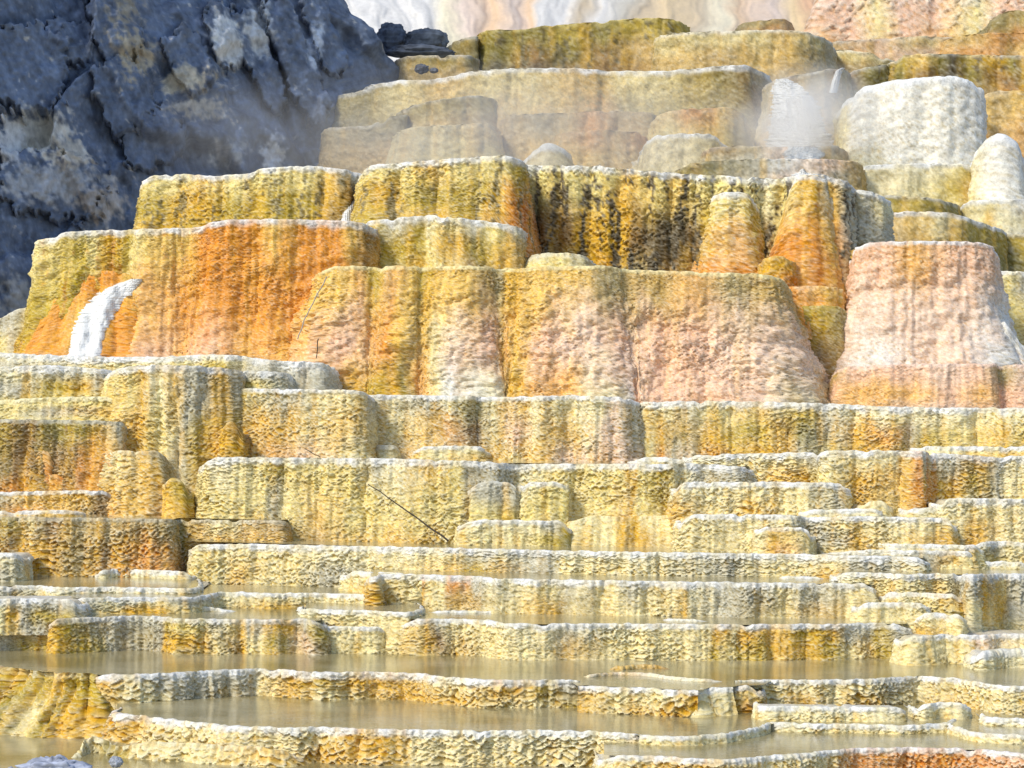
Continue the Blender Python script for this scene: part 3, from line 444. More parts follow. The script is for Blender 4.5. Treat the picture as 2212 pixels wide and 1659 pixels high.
pool(f1, H-.738, 25.2)
# ---- row G
T('squared tan shingle wall at the centre left with sharp corner', [(506,850,24.1),(516,838,23.95),(600,839,23.9),(700,841,23.85),(770,842,23.8),(790,846,23.85),(800,862,24.2)], [(506,985),(700,994),(800,992)], [(506,'Y','G','G'),(560,'C','X','X'),(620,'S','X','K'),(680,'C','C','P'),(740,'C','X','C'),(780,'C','C','C'),(800,'S','C','G')], lobes=[560,640,720], la=.04, flare=.12, scale=.02, su=.05, sv=.024, tip=.55, rimw=.02, wl=.8)
T('long cream and pink shingle wall under the giant melting wall', [(790,852,24.25),(900,853,24.2),(1014,855,24.15),(1035,857,24.25),(1150,856,24.2),(1165,855,24.08),(1230,853,24.15),(1340,857,24.1),(1365,862,24.2),(1388,880,24.6)], [(790,992),(1100,996),(1390,1000)], [(790,'S','Y','S'),(850,'M','C','K'),(920,'S','X','C'),(960,'M','K','C'),(1030,'V','B','G'),(1060,'M','C','X'),(1120,'X','P','C'),(1160,'M','C','X'),(1210,'C','X','N'),(1240,'M','C','N'),(1290,'M','N','K'),(1330,'N','N','N'),(1370,'S','S','N'),(1390,'S','S','T')], lobes=[880,1030,1150,1230,1320], la=.08, flare=.10, scale=.022, su=.055, sv=.024, tip=.6, rimw=.03)
T('bright yellow lumpy barrier stretching to the picture edge beneath pink rocks', [(1384,876,24.6),(1392,868,24.3),(1500,865,24.2),(1640,867,24.15),(1776,870,24.1),(1902,877,24.05),(2028,880,24.0),(2270,880,24.0)], [(1384,990),(1500,988),(1700,980),(1980,978),(2212,974)], [(1384,'M','C','C'),(1420,'M','C','C'),(1440,'C','G','O'),(1480,'S','A','S'),(1540,'L','G','O'),(1590,'C','Y','X'),(1640,'X','Y','G'),(1690,'C','X','G'),(1740,'Y','V','S'),(1790,'S','S','Y'),(1840,'M','G','G'),(1900,'M','K','G'),(1940,'C','K','G'),(1975,'M','S','A'),(2010,'M','Y','Y'),(2080,'M','L','C'),(2150,'C','X','Y'),(2212,'M','L','Y')], lobes=[1430,1510,1580,1640,1705,1790,1845,1965,2030,2110], la=.10, flare=.05, scale=.022, su=.05, tip=.45, dark=.12, dk='V', rimw=.06)
T('bluish white top shelf ending in a rounded nose in painted grey shade', [(-60,758,24.6),(0,761,24.6),(216,770,24.5),(360,770,24.45),(432,765,24.4),(504,766,24.4),(594,778,24.3),(690,782,24.3),(708,787,24.4),(716,800,24.7)], [(0,790),(450,800),(600,812),(650,838),(716,838)], [(0,'M','S','S'),(200,'W','C','S'),(400,'M','L','Y'),(480,'L','Y','S'),(560,'S','S','S'),(640,'W','S','S'),(716,'S','S','S')], lobes=[150,300,420,520,600,660], la=.07, scale=.02, su=.055, rimw=.06, gold=.1, wl=.5)  # grey end stops paint the shade on the nose's right side
T('white crusted ledge second from the top at the picture edge', [(-60,790,24.2),(0,791,24.2),(108,788,24.15),(200,795,24.2),(252,800,24.3)], [(0,864),(250,862)], [(0,'M','S','L'),(60,'M','S','Y'),(120,'S','Y','L'),(180,'M','G','L'),(220,'S','S','Y'),(250,'S','V','A')], lobes=[60,120,180], la=.06, scale=.022, rimw=.07, shelf=.5)
T('tall golden buttress pouring down the middle of the layered bank', [(240,812,24.2),(252,797,23.85),(285,790,23.75),(330,787,23.7),(384,788,23.7),(440,791,23.75),(500,796,23.85),(520,805,24.1)], [(240,1020),(300,1010),(400,1095),(520,995)], [(240,'L','L','X'),(280,'L','X','G'),(310,'G','G','X'),(340,'M','L','X'),(370,'X','C','K'),(400,'S','S','C'),(440,'S','Y','T'),(480,'G','G','G'),(520,'S','V','X')], lobes=[300,345,385,440,485], la=.11, flare=.20, scale=.022, su=.05, tip=.45, rimw=.08, gold=.3)
T('stubby grey green ledge behind the golden buttress', [(505,802,24.15),(560,801,24.1),(610,803,24.1),(626,808,24.2),(632,822,24.5)], 838, [(505,'S','Y','V'),(560,'S','L','S'),(630,'S','S','S')], lobes=[540,590], la=.05, scale=.02, rimw=.05, shelf=.4, gold=.1)
T('pale yellow shelf wedged above the dark olive wall', [(-60,866,24.0),(4,864,23.95),(60,860,23.9),(162,856,23.85),(250,856,23.85)], 906, [(0,'L','L','L'),(100,'L','S','L'),(250,'L','X','L')], la=.05, lobes=[70,130,190], scale=.02, rimw=.03, rimcol='M', shelf=.5, gold=.25)
T('dark olive wall with orange feet at the picture edge', [(-60,904,23.6),(0,905,23.6),(119,906,23.55),(220,908,23.5),(262,911,23.5),(275,924,23.8)], 1064, [(0,'Y','V','O'),(50,'B','B','O'),(100,'V','B','G'),(150,'Y','B','B'),(200,'V','O','O'),(240,'X','O','G'),(270,'S','T','G')], lobes=[60,120,190,230], la=.10, flare=.12, scale=.022, su=.05, tip=.4, dark=.3, dk='B', rimw=.02, rimcol='S', shelf=.5, gold=.3)
T('rounded orange cream mound beside the golden buttress', [(205,990,23.7),(222,976,23.55),(264,972,23.45),(340,974,23.45),(362,990,23.55),(372,1012,23.8)], [(200,1106),(400,1108)], [(205,'X','G','G'),(250,'C','X','K'),(300,'X','X','X'),(350,'A','T','K'),(372,'A','A','X')], lobes=[250,300], la=.06, flare=.20, fp=1.2, scale=.02, tip=.5, rima=.15, shelf=.4)
T('little gold knob leaning on the orange cream mound', [(352,1046),(362,1033),(384,1031),(398,1044),(404,1066)], 1106, [(352,'G','X','X'),(400,'Y','G','X')], D=23.3, la=.03, flare=.06, scale=.02, rima=.1, shelf=.3)
T('round brown gold boss hanging on the golden buttress', [(478,925),(488,912),(504,909),(518,920),(522,938)], 985, [(478,'G','G','T'),(522,'B','G','G')], D=23.55, la=.03, flare=.02, scale=.02, rima=.05, shelf=.3)
T('small orange boss at the foot of the dark olive wall', [(70,1036),(84,1025),(120,1024),(146,1034),(152,1048)], 1064, [(70,'X','O','O'),(150,'O','X','O')], D=23.5, la=.03, flare=.04, scale=.022, rima=.1, shelf=.3)
T('orange lump in the dark face of the dark olive wall', [(58,990),(70,975),(92,968),(108,978),(114,1000)], 1050, [(58,'X','O','O'),(110,'K','O','G')], D=23.55, la=.03, flare=.05, scale=.022, rima=.1, shelf=.3)
T('tawny ledge with rounded end above the thin waterline', [(-60,1062,23.4),(0,1062,23.4),(180,1058,23.35),(228,1061,23.35),(246,1070,23.45),(254,1086,23.7)], 1110, [(0,'S','T','X'),(60,'X','O','T'),(120,'G','X','X'),(190,'X','T','B'),(230,'B','B','B'),(254,'V','B','G')], lobes=[50,110,170,220], la=.06, scale=.022, tip=.5, rimw=.02, shelf=.4)
T('thin tan sill right under the tawny ledge', [(-60,1104,23.2),(0,1103,23.2),(150,1101,23.2),(180,1106,23.3)], 1115, [(0,'X','X','T'),(180,'X','T','T')], la=.02, scale=.012, rimw=.02, shelf=.3)
T('cluster of thin cream steps between the mound and the lemon wall', [(404,1092,23.6),(420,1078,23.5),(450,1077,23.5),(474,1084,23.7)], 1112, [(404,'C','C','X'),(474,'L','C','C')], la=.02, flare=.12, fp=1, scale=.018, su=.08, sv=.022, rima=.3, shelf=.3)
T('thin layered sill under the long cream and pink wall', [(900,974,24.05),(915,964,24.0),(980,962,23.98),(1040,964,24.0),(1052,974,24.1)], 996, [(900,'C','C','C'),(980,'M','C','K'),(1050,'C','X','C')], la=.03, scale=.016, su=.08, sv=.02, flare=.06, shelf=.3, rimw=.02)
T('little layered step at the corner of the squared tan wall', [(806,968,24.1),(816,960,24.05),(850,960,24.05),(868,970,24.15)], 996, [(806,'S','C','C'),(868,'C','C','C')], la=.02, scale=.016, su=.08, sv=.02, flare=.06, shelf=.3, rima=.4)
T('wet white crust pad below the notch of the long cream wall', [(1366,998,23.9),(1385,988,23.8),(1440,986,23.75),(1476,994,23.8)], 1008, [(1366,'M','C','C'),(1476,'M','M','C')], la=.02, scale=.012, flare=.04, shelf=.3, lip=.03)
# ---- the great walls
h1 = T('giant orange wall with chalky pink patches at its foot', [(80,535,26.1),(83,517,25.75),(126,511,25.7),(136,501,25.7),(200,497,25.7),(288,496,25.7),(305,494,25.55),(437,491,25.6),(452,480,25.5),(504,473,25.5),(620,473,25.5),(720,475,25.55),(780,480,25.6),(802,492,25.8)], [(80,800),(800,800)],
  [(80,'L','Y','G'),(120,'L','Y','O'),(160,'Y','Y','O'),(200,'L','G','O'),(240,'G','G','O'),(280,'Y','V','X'),(300,'L','K','O'),(340,'X','K','P'),(400,'X','O','K'),(460,'O','O','P'),(540,'O','O','K'),(600,'X','O','K'),(660,'O','O','K'),(720,'O','O','O'),(760,'X','R','O'),(800,'B','B','R')],  # brown last stop paints the shaded groove at the wall's right end
  lobes=[134,190,245,296,380,450,560,640,720], la=.045, flare=.34, fp=2.2, lump=.06, scale=.015, su=.042, sv=.02, tip=.3, rimw=.07, gold=.15, dark=.06, dk='R', wl=1.2)
apron = T('orange apron bulging beside the white chute', [(104,660,25.72),(136,606,25.72),(170,588,25.70),(230,584,25.66),(282,590,25.6),(296,610,25.62)], 800, [(90,'G','O','G'),(150,'O','O','O'),(200,'O','X','O'),(260,'O','O','O'),(296,'X','O','O')], lobes=[150,215,260], la=.10, flare=.46, fp=1.1, scale=.012, tip=.25, rima=.0, wl=.25, gold=.1, rnd=.12, shelf=.4)
T('olive and grey drip curtain wall between the orange wall and dark cliff', [(792,490,26.2),(800,476,26.05),(888,467,25.95),(931,464,25.9),(1032,475,25.9),(1110,486,25.9),(1130,494,26.0),(1140,512,26.4)], [(790,582),(1140,582)], [(792,'Y','V','V'),(820,'L','Y','Y'),(860,'S','Y','L'),(900,'Y','Y','X'),(930,'M','L','L'),(980,'L','X','C'),(1010,'S','V','B'),(1040,'L','Y','A'),(1090,'L','X','G'),(1130,'S','T','T')], lobes=[848,918,985,1045,1095], la=.08, flare=.05, scale=.018, dark=.28, dk='E', rimw=.07)
j1 = T('mustard curtain wall in front of the blue grey cliff', [(302,430,27.2),(314,390,26.9),(332,379,26.8),(396,375,26.75),(461,380,26.7),(540,374,26.65),(576,361,26.6),(640,358,26.6),(684,358,26.6),(748,366,26.6),(760,372,26.9),(790,374,26.9)], [(300,500),(800,500)], [(300,'L','Y','X'),(350,'L','Y','G'),(400,'L','G','Y'),(440,'X','G','Y'),(500,'L','Y','G'),(560,'L','Y','Y'),(620,'L','Y','Y'),(680,'L','Y','G'),(720,'X','G','G'),(755,'S','D','D'),(790,'C','C','C')], lobes=[395,480,560,640,700,752], la=.08, flare=.10, scale=.020, tip=.35, dark=.40, dk='E', rimw=.04, gold=.25)
T('highest mustard block with dripping orange corner in the centre', [(786,378,26.5),(799,356,26.3),(888,349,26.25),(980,342,26.2),(1068,336,26.15),(1106,336,26.1),(1124,348,26.3),(1132,372,26.8)], [(786,485),(1050,490),(1110,540),(1160,560)], [(786,'L','Y','Y'),(830,'L','G','Y'),(880,'L','Y','X'),(930,'X','Y','G'),(980,'L','Y','X'),(1050,'L','Y','X'),(1090,'L','X','O'),(1115,'Y','O','O'),(1132,'V','R','O')], lobes=[862,945,1030,1085], la=.09, flare=.16, fp=2.2, scale=.020, tip=.4, dark=.40, dk='E', rimw=.04, gold=.25)
j3 = T('dark brown black streaked wall full of holes in the centre', [(1128,356,27.0),(1200,357,26.85),(1280,358,26.8),(1349,362,26.75),(1392,369,26.7),(1504,376,26.65),(1560,379,26.65),(1686,386,26.65),(1700,382,26.55),(1716,377,26.5),(1776,377,26.5),(1815,386,26.5),(1832,394,26.6),(1840,408,26.9)], [(1128,570),(1150,605),(1840,640)],
  [(1128,'S','B','B'),(1160,'L','D','D'),(1200,'L','B','T'),(1240,'L','B','Y'),(1280,'L','G','G'),(1330,'L','G','O'),(1350,'X','G','G'),(1380,'X','B','A'),(1420,'L','D','T'),(1460,'X','D','B'),(1500,'L','B','T'),(1540,'L','Y','B'),(1600,'L','Y','D'),(1650,'M','B','D'),(1690,'L','L','T'),(1720,'L','G','O'),(1780,'X','O','O'),(1830,'S','S','A')], lobes=[1160,1210,1275,1340,1400,1450,1500,1545,1640,1690,1800], la=.13, flare=.08, scale=.032, su=.05, sv=.036, tip=.26, dark=.66, rimw=.06, gold=.2, wl=1.)  # dark stops: algae and painted shade of crevices and holes
T('orange pillar with white flecks before the dark streaked wall', [(1530,440,26.75),(1542,420,26.6),(1570,413,26.52),(1612,415,26.52),(1628,430,26.62),(1638,460,26.8)], 600, [(1534,'L','X','O'),(1570,'L','K','O'),(1600,'L','K','O'),(1634,'Y','Y','X')], lobes=[1590], la=.06, flare=.18, fp=1., lump=.05, wl=.3, scale=.018, tip=.5, rimw=.05, gold=.1, rnd=.08)
T('tall glowing orange pillar beside the grey shaded corner', [(1690,500,26.7),(1702,420,26.55),(1716,381,26.45),(1760,378,26.42),(1788,386,26.5),(1800,410,26.8)], 650, [(1690,'L','O','O'),(1730,'X','O','K'),(1760,'G','O','O'),(1796,'S','X','T')], lobes=[1735,1765], la=.07, flare=.20, fp=1., lump=.05, wl=.3, scale=.017, tip=.35, rimw=.02, gold=.2, rnd=.10, dark=.08, dk='R')
T('corner block of the dark streaked wall in painted bluish grey shade', [(1820,404,27.0),(1838,408,26.9),(1880,412,26.85),(1902,420,26.9),(1914,436,27.3)], 550, [(1820,'M','S','S'),(1870,'S','S','A'),(1912,'M','S','S')], lobes=[1850,1884], la=.08, flare=.05, scale=.022, dark=.15, rimw=.07, gold=.05)  # greys paint the shade of the side turned from the sun
T('low gold block wedged between the two orange pillars', [(1644,570,26.3),(1656,554,26.15),(1690,552,26.1),(1714,566,26.2)], 640, [(1644,'G','G','O'),(1714,'G','O','O')], la=.04, flare=.06, scale=.014, rima=.1, shelf=.3)
T('orange ledge under the tall orange pillar', [(1690,630,26.2),(1704,618,26.0),(1780,617,25.95),(1812,620,26.0),(1824,640,26.3)], 720, [(1690,'O','K','O'),(1760,'K','O','K'),(1824,'X','O','O')], la=.05, flare=.08, scale=.016, rima=.1, shelf=.4)
T('narrow gold panel hidden between orange pillar and pink tower', [(1808,560,26.7),(1818,540,26.6),(1856,538,26.55)], 720, [(1808,'G','G','O'),(1856,'G','O','G')], la=.04, scale=.012, rima=.1, shelf=.4)
T('small stepped grey sill under the dark streaked wall', [(1138,566,26.1),(1150,548,26.0),(1220,545,25.95),(1268,552,26.05),(1280,570,26.3)], 585, [(1138,'S','L','S'),(1210,'L','L','C'),(1280,'S','S','S')], la=.02, flare=.10, fp=1, scale=.016, su=.08, sv=.02, rima=.3, shelf=.3)
h2 = T('giant melting wall fading from gold rim to pink skirts', [(678,604,25.45),(692,588,25.3),(716,576,25.25),(760,573,25.22),(800,576,25.24),(815,577,25.28),(832,574,25.2),(898,574,25.18),(912,578,25.26),(935,576,25.2),(1014,573,25.12),(1058,576,25.16),(1075,580,25.26),(1130,579,25.22),(1150,576,25.16),(1230,574,25.12),(1313,573,25.1),(1338,578,25.16),(1352,582,25.24),(1440,584,25.2),(1542,588,25.15),(1650,591,25.1),(1690,602,25.2),(1705,628,25.6)], [(650,800),(700,860),(1100,876),(1700,884)],
  [(652,'O','K','K'),(690,'X','K','P'),(740,'X','P','K'),(780,'K','P','G'),(815,'Y','K','Y'),(860,'K','O','G'),(885,'X','X','V'),(912,'Y','T','K'),(940,'G','X','K'),(965,'X','C','M'),(1000,'X','N','W'),(1040,'T','P','M'),(1075,'A','T','T'),(1110,'G','K','T'),(1135,'X','X','G'),(1180,'X','P','K'),(1240,'X','N','K'),(1290,'T','N','M'),(1330,'A','P','W'),(1355,'T','N','N'),(1420,'T','P','P'),(1500,'K','P','P'),(1580,'A','N','P'),(1640,'T','N','N'),(1700,'T','N','M')],
  lobes=[805,905,1070,1150,1345,1440,1530,1620], la=.055, flare=.42, fp=1.4, side=1.25, lump=.085, scale=.016, su=.042, sv=.019, blob=.040, tip=.35, rimw=.02, rimcol='C', gold=.15, dark=.08, dk='B', wl=1.4, wob=.03)
T('squat olive topped block in the gap beside the pink tower', [(1700,680,26.2),(1716,662,26.0),(1770,659,25.9),(1822,662,25.9),(1834,680,26.2)], 885, [(1700,'V','T','T'),(1760,'Y','B','K'),(1834,'A','T','P')], la=.04, flare=.14, scale=.014, rima=.15, rimcol='L', shelf=.4)
T('pale pink tower with rounded shoulders', [(1846,560,26.4),(1850,532,26.05),(1880,524,25.95),(1920,521,25.9),(2010,520,25.85),(2110,521,25.9),(2140,530,26.0),(2151,556,26.4)], [(1840,800),(2160,800)], [(1846,'P','N','N'),(1900,'P','N','W'),(1980,'K','N','N'),(2060,'P','N','N'),(2120,'P','N','W'),(2150,'N','W','W')], lobes=[1900,1960,2030,2090], la=.035, flare=.34, fp=2.2, side=1.2, lump=.07, scale=.012, su=.04, sv=.022, tip=.35, rimw=.02, gold=.0, dark=.0, wl=1.2)
T('low peach pink bench at the foot of the pink tower', [(1800,822,25.6),(1812,798,25.25),(1842,790,25.15),(1920,787,25.05),(2060,785,25.0),(2148,785,25.0),(2160,792,25.2),(2180,787,25.1),(2270,787,25.1)], 896, [(1800,'T','P','T'),(1850,'P','K','K'),(1960,'P','K','N'),(2050,'N','P','N'),(2110,'P','K','P'),(2160,'A','P','P'),(2212,'N','P','P')], lobes=[1860,1960,2060,2155], la=.05, flare=.10, scale=.012, su=.045, sv=.02, tip=.3, rimw=.015, rimcol='N', gold=0)
T('white apron flowing off the side of the pink tower', [(2140,720,26.0),(2170,690,25.9),(2200,740,26.0),(2270,800,26.2)], 806, [(2140,'W','N','W'),(2212,'W','W','N')], la=.05, flare=.2, scale=.012, gold=0, shelf=.4)
T('sage green wall behind the pink tower at the picture edge', [(2138,592,28.0),(2155,585,27.9),(2212,586,27.8),(2280,588,27.8)], 760, [(2138,'S','S','L'),(2180,'L','L','M'),(2212,'S','L','A')], la=.05, flare=.1, scale=.014, gold=.1)
T('pale sage stump peeping out between cliff and orange wall', [(-60,690,26.8),(0,688,26.7),(34,668,26.6),(66,661,26.6),(90,668,26.8)], 800, [(0,'S','L','S'),(40,'S','S','L'),(80,'L','L','C')], la=.05, flare=.15, scale=.012, rima=.2, gold=.1)
# ---- right hand heights behind
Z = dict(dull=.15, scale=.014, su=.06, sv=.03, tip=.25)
T('tan terrace with dark olive end beyond the pink tower', [(1908,470,29.2),(1930,458,28.9),(1956,456,28.8),(2050,458,28.7),(2070,464,28.8),(2118,480,29.0),(2160,494,29.3),(2176,512,29.8)], 610, [(1908,'S','T','A'),(1960,'X','T','S'),(2030,'C','G','T'),(2060,'X','G','T'),(2085,'Y','V','A'),(2160,'Y','V','V')], lobes=[1980,2055,2120], la=.06, flare=.06, rimw=.03, **Z)
T('slim olive dam above the tan terrace', [(1896,424,30.0),(1920,421,29.9),(1992,425,29.8),(2050,433,29.9),(2068,444,30.2)], 480, [(1896,'V','Y','A'),(1980,'Y','Y','V'),(2068,'V','V','A')], la=.04, rimw=.02, rima=.4, **Z)
T('dull olive wall at the picture edge', [(2150,512,29.6),(2175,505,29.5),(2280,506,29.4)], 610, [(2150,'V','V','A'),(2212,'Y','V','A')], la=.05, rimw=.02, rima=.4, **Z)
T('chalk white block with a yellow streak at the picture edge', [(2082,446,30.4),(2090,433,30.2),(2150,430,30.1),(2280,430,30.1)], 520, [(2082,'L','M','L'),(2120,'M','L','L'),(2132,'L','X','L'),(2160,'M','M','M'),(2212,'W','M','W')], la=.05, flare=.06, gold=.05, **Z)
T('lemon white bench under the big chalk white mound', [(1842,380,31.3),(1850,358,31.1),(1920,354,31.0),(2028,352,31.0),(2090,355,31.0),(2106,368,31.2),(2112,390,31.6)], 450, [(1842,'M','M','L'),(1950,'M','M','M'),(2030,'M','L','L'),(2060,'L','Y','L'),(2108,'Y','X','T')], lobes=[1920,2000,2040], la=.06, flare=.06, gold=.05, **Z)
T('big chalk white mound with mustard side beneath the brown curtain', [(1828,232,32.2),(1838,207,31.95),(1858,201,31.85),(1866,186,31.8),(1938,172,31.65),(2010,165,31.55),(2072,164,31.55),(2108,180,31.65),(2122,206,31.95)], 372, [(1824,'Y','G','G'),(1836,'L','L','Y'),(1856,'I','I','M'),(1940,'I','I','I'),(2060,'I','I','I'),(2126,'W','W','I')], lobes=[1900,2000,2060], la=.04, flare=.03, lip=.07, gold=0, rnd=.08, wob=.05, streak=.06, scale=.012, su=.08, sv=.05, tip=.3)
T('smaller white mound like a tooth at the picture edge', [(2112,360,31.3),(2124,310,30.9),(2140,290,30.75),(2160,284,30.7),(2182,292,30.75),(2198,330,30.9),(2208,400,31.3)], 450, [(2112,'M','M','L'),(2160,'I','I','I'),(2208,'W','I','I')], la=.03, flare=.15, lip=.12, gold=0, rnd=.10, wob=.04, streak=.06, scale=.02, su=.08, sv=.05, tip=.3)
T('peach column behind the white mounds at the picture edge', [(2116,208,32.8),(2150,195,32.7),(2280,195,32.6)], 440, [(2116,'X','K','K'),(2160,'T','K','X'),(2212,'X','K','K')], la=.08, flare=.1, rima=.2, **Z)
cas = T('pinkish tan wall carrying the steaming cascade', [(1664,180,33.4),(1690,167,33.1),(1758,156,33.0),(1800,146,33.0),(1826,148,33.1),(1836,170,33.5)], 345, [(1664,'A','C','C'),(1700,'B','N','N'),(1760,'A','N','C'),(1810,'B','S','A'),(1836,'V','A','B')], lobes=[1720,1790], la=.10, flare=.25, rimw=.02, rima=.4, **Z)
led1 = T('upper dark ledge at the foot of the cascade', [(1520,330,31.9),(1536,318,31.7),(1600,314,31.6),(1680,317,31.6),(1760,315,31.6),(1812,314,31.6),(1834,330,31.9)], 356, [(1520,'B','A','A'),(1620,'A','S','A'),(1700,'N','N','N'),(1790,'S','C','S'),(1834,'B','B','A')], la=.06, flare=.06, rimw=.02, rima=.2, dark=.1, **Z)
led2 = T('lower dark ledge at the foot of the cascade', [(1452,372,31.0),(1484,353,30.8),(1560,346,30.7),(1640,342,30.6),(1776,343,30.6),(1850,347,30.7),(1866,366,31)], 420, [(1452,'Y','V','A'),(1540,'V','A','S'),(1640,'S','S','N'),(1700,'W','N','W'),(1780,'N','S','C'),(1850,'T','T','X')], la=.07, flare=.06, rimw=.02, rima=.1, dark=.1, **Z)
T('brown black curtain terrace above the chalk white mound', [(1912,145,33.6),(1922,134,33.4),(1952,119,33.3),(1992,115,33.2),(2100,118,33.2),(2212,120,33.1),(2280,121,33.1)], [(1900,200),(2280,215)], [(1912,'V','D','B'),(1950,'Y','V','B'),(1990,'X','B','B'),(2030,'V','D','D'),(2060,'D','D','B'),(2100,'Y','V','B'),(2140,'G','B','T'),(2180,'V','B','O'),(2212,'B','V','O')], lobes=[1965,2030,2090,2150], la=.08, dark=.40, rimw=.02, rima=.3, **{**Z, 'dull': 0.})
T('brown dam sloping from the curtain terrace down to the cascade', [(1822,170,33.5),(1834,154,33.3),(1880,143,33.3),(1918,138,33.3)], 330, [(1822,'S','A','A'),(1850,'B','V','B'),(1880,'V','B','O'),(1918,'V','B','O')], la=.07, dark=.3, flare=.1, rimw=.02, rima=.3, **Z)
# ---- upper tiers behind the steam
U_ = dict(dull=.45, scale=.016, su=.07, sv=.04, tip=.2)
T('wide golden curtain wall drifting in steam', [(736,215,35.6),(744,203,35.3),(772,197,35.1),(794,185,35.0),(866,172,34.8),(924,173,34.7),(967,166,34.6),(1014,154,34.4),(1104,147,34.2),(1248,147,34.1),(1320,153,34.1),(1428,153,34.0),(1504,148,33.9),(1560,141,33.8),(1618,141,33.8),(1648,153,34.0),(1662,172,34.4)], 380,
  [(740,'L','A','T'),(800,'V','V','T'),(870,'L','Y','T'),(960,'X','Y','X'),(1040,'L','T','X'),(1150,'L','X','T'),(1220,'X','T','T'),(1290,'G','O','T'),(1340,'L','V','T'),(1430,'L','Y','K'),(1510,'Y','V','T'),(1570,'V','A','T'),(1620,'B','V','T'),(1660,'A','A','A')], lw=.5, la=.08, flare=.45, fp=1.5, blob=.02, dark=.25, dk='V', rimw=.035, gold=.15, **U_)
T('olive lipped shoulder on the steaming curtain wall', [(866,240,34.5),(880,232,34.2),(924,219,34.1),(1025,204,34.0),(1062,211,34.1),(1074,228,34.4)], 345, [(866,'V','A','T'),(930,'Y','X','C'),(1020,'V','T','X'),(1074,'Y','T','T')], la=.08, flare=.25, rimw=.02, rima=.3, **U_)
T('hazy tan terrace at the foot of the dark cliff', [(700,280,34.6),(730,274,34.3),(798,271,34.1),(850,250,34.0),(880,246,34.0)], 380, [(700,'A','T','T'),(780,'A','T','T'),(880,'V','T','X')], la=.06, flare=.1, rimw=.02, rima=.3, **U_)
T('pale lemon hump low in the steam', [(856,298,33.7),(868,282,33.4),(892,274,33.3),(980,268,33.2),(1056,266,33.2),(1074,280,33.5)], 380, [(856,'L','C','C'),(960,'C','L','M'),(1070,'X','L','C')], la=.08, flare=.25, blob=.02, rima=.1, **U_)
T('rusty knobbled ledge low in the steam', [(1080,262,34.0),(1096,248,33.7),(1180,244,33.6),(1300,240,33.5),(1400,241,33.5),(1420,256,33.8)], 380, [(1080,'T','T','C'),(1160,'A','X','K'),(1240,'T','X','T'),(1280,'O','R','O'),(1330,'T','T','T'),(1420,'T','A','T')], lobes=[1140,1210,1270,1330], la=.10, flare=.28, blob=.03, rima=.1, **U_)
T('orange brown lumps under the rusty ledge', [(1196,300,33.3),(1220,284,33.0),(1300,280,32.9),(1380,284,32.9),(1400,304,33.2)], 380, [(1196,'T','X','C'),(1280,'O','X','T'),(1340,'T','T','T'),(1400,'O','T','C')], lobes=[1260,1320,1360], la=.10, flare=.2, blob=.03, rima=.05, **U_)
T('small pale hump low in the steam beside the rusty ledge', [(1136,352,32.9),(1156,322,32.6),(1184,306,32.5),(1212,318,32.6),(1236,352,32.9)], 380, [(1146,'M','M','L'),(1222,'L','M','C')], la=.05, flare=.15, lip=.08, gold=.0, rnd=.08, **U_)
T('orange brimmed block above the pale lemon step', [(1408,280,33.2),(1424,246,32.8),(1440,239,32.7),(1500,234,32.6),(1571,231,32.6),(1602,244,32.7),(1616,276,33.1)], 350, [(1408,'L','L','L'),(1440,'X','L','L'),(1480,'O','X','L'),(1530,'O','G','L'),(1560,'X','Y','Y'),(1612,'T','A','T')], lobes=[1480,1540,1590], la=.07, flare=.12, rima=.1, **U_)
T('pale lemon step beside the dark cascade ledges', [(1376,345,32.5),(1392,312,32.2),(1416,291,32.0),(1480,288,31.9),(1540,289,31.9),(1562,306,32.1),(1572,326,32.4)], 400, [(1376,'M','M','L'),(1480,'M','M','M'),(1570,'L','L','M')], la=.06, flare=.15, gold=.0, **U_)
T('dark olive curtain wall high under the bare slope', [(1026,96,38.0),(1034,72,37.7),(1052,64,37.5),(1140,64,37.3),(1176,55,37.2),(1320,44,37.0),(1392,38,36.9),(1450,40,36.9),(1474,49,37.1),(1482,66,37.5)], 165, [(1026,'Y','V','V'),(1080,'V','V','D'),(1150,'V','B','D'),(1230,'Y','V','B'),(1300,'V','B','B'),(1370,'Y','T','B'),(1480,'Y','T','T')], lw=.5, la=.09, dark=.45, flare=.12, dk='E', rimw=.02, rima=.4, rimcol='L', **{**U_, 'dull': .1})
T('stepped olive nose at the end of the dark olive wall', [(962,108,37.9),(972,96,37.7),(998,82,37.5),(1030,77,37.4)], 150, [(962,'L','T','A'),(1000,'Y','V','V'),(1030,'V','V','D')], la=.06, dark=.1, rimw=.02, rima=.4, **U_)
T('thin olive sill at the foot of the boulder slope', [(862,126,36.9),(880,121,36.7),(930,119,36.6),(1010,118,36.5),(1030,126,36.8)], 190, [(862,'A','T','T'),(930,'Y','T','T'),(1030,'V','T','X')], la=.05, rimw=.02, rima=.4, **U_)
T('gold tan wall above the steaming cascade', [(1414,92,36.9),(1424,78,36.6),(1452,71,36.4),(1560,66,36.2),(1668,64,36.1),(1726,66,36.1),(1765,75,36.2),(1790,86,36.5),(1800,106,37)], 175, [(1414,'L','T','T'),(1480,'L','X','X'),(1560,'L','T','T'),(1640,'L','X','T'),(1700,'X','G','T'),(1760,'L','A','T'),(1800,'S','A','A')], lw=.5, la=.08, flare=.15, dark=.08, dk='V', rimw=.02, rima=.5, **U_)
T('tan dam trailing off behind the gold tan wall', [(1790,106,37.2),(1848,109,37.0),(1890,116,36.9),(1930,130,37.0)], 160, [(1790,'L','T','T'),(1930,'L','A','T')], la=.06, rimw=.02, rima=.4, **U_)
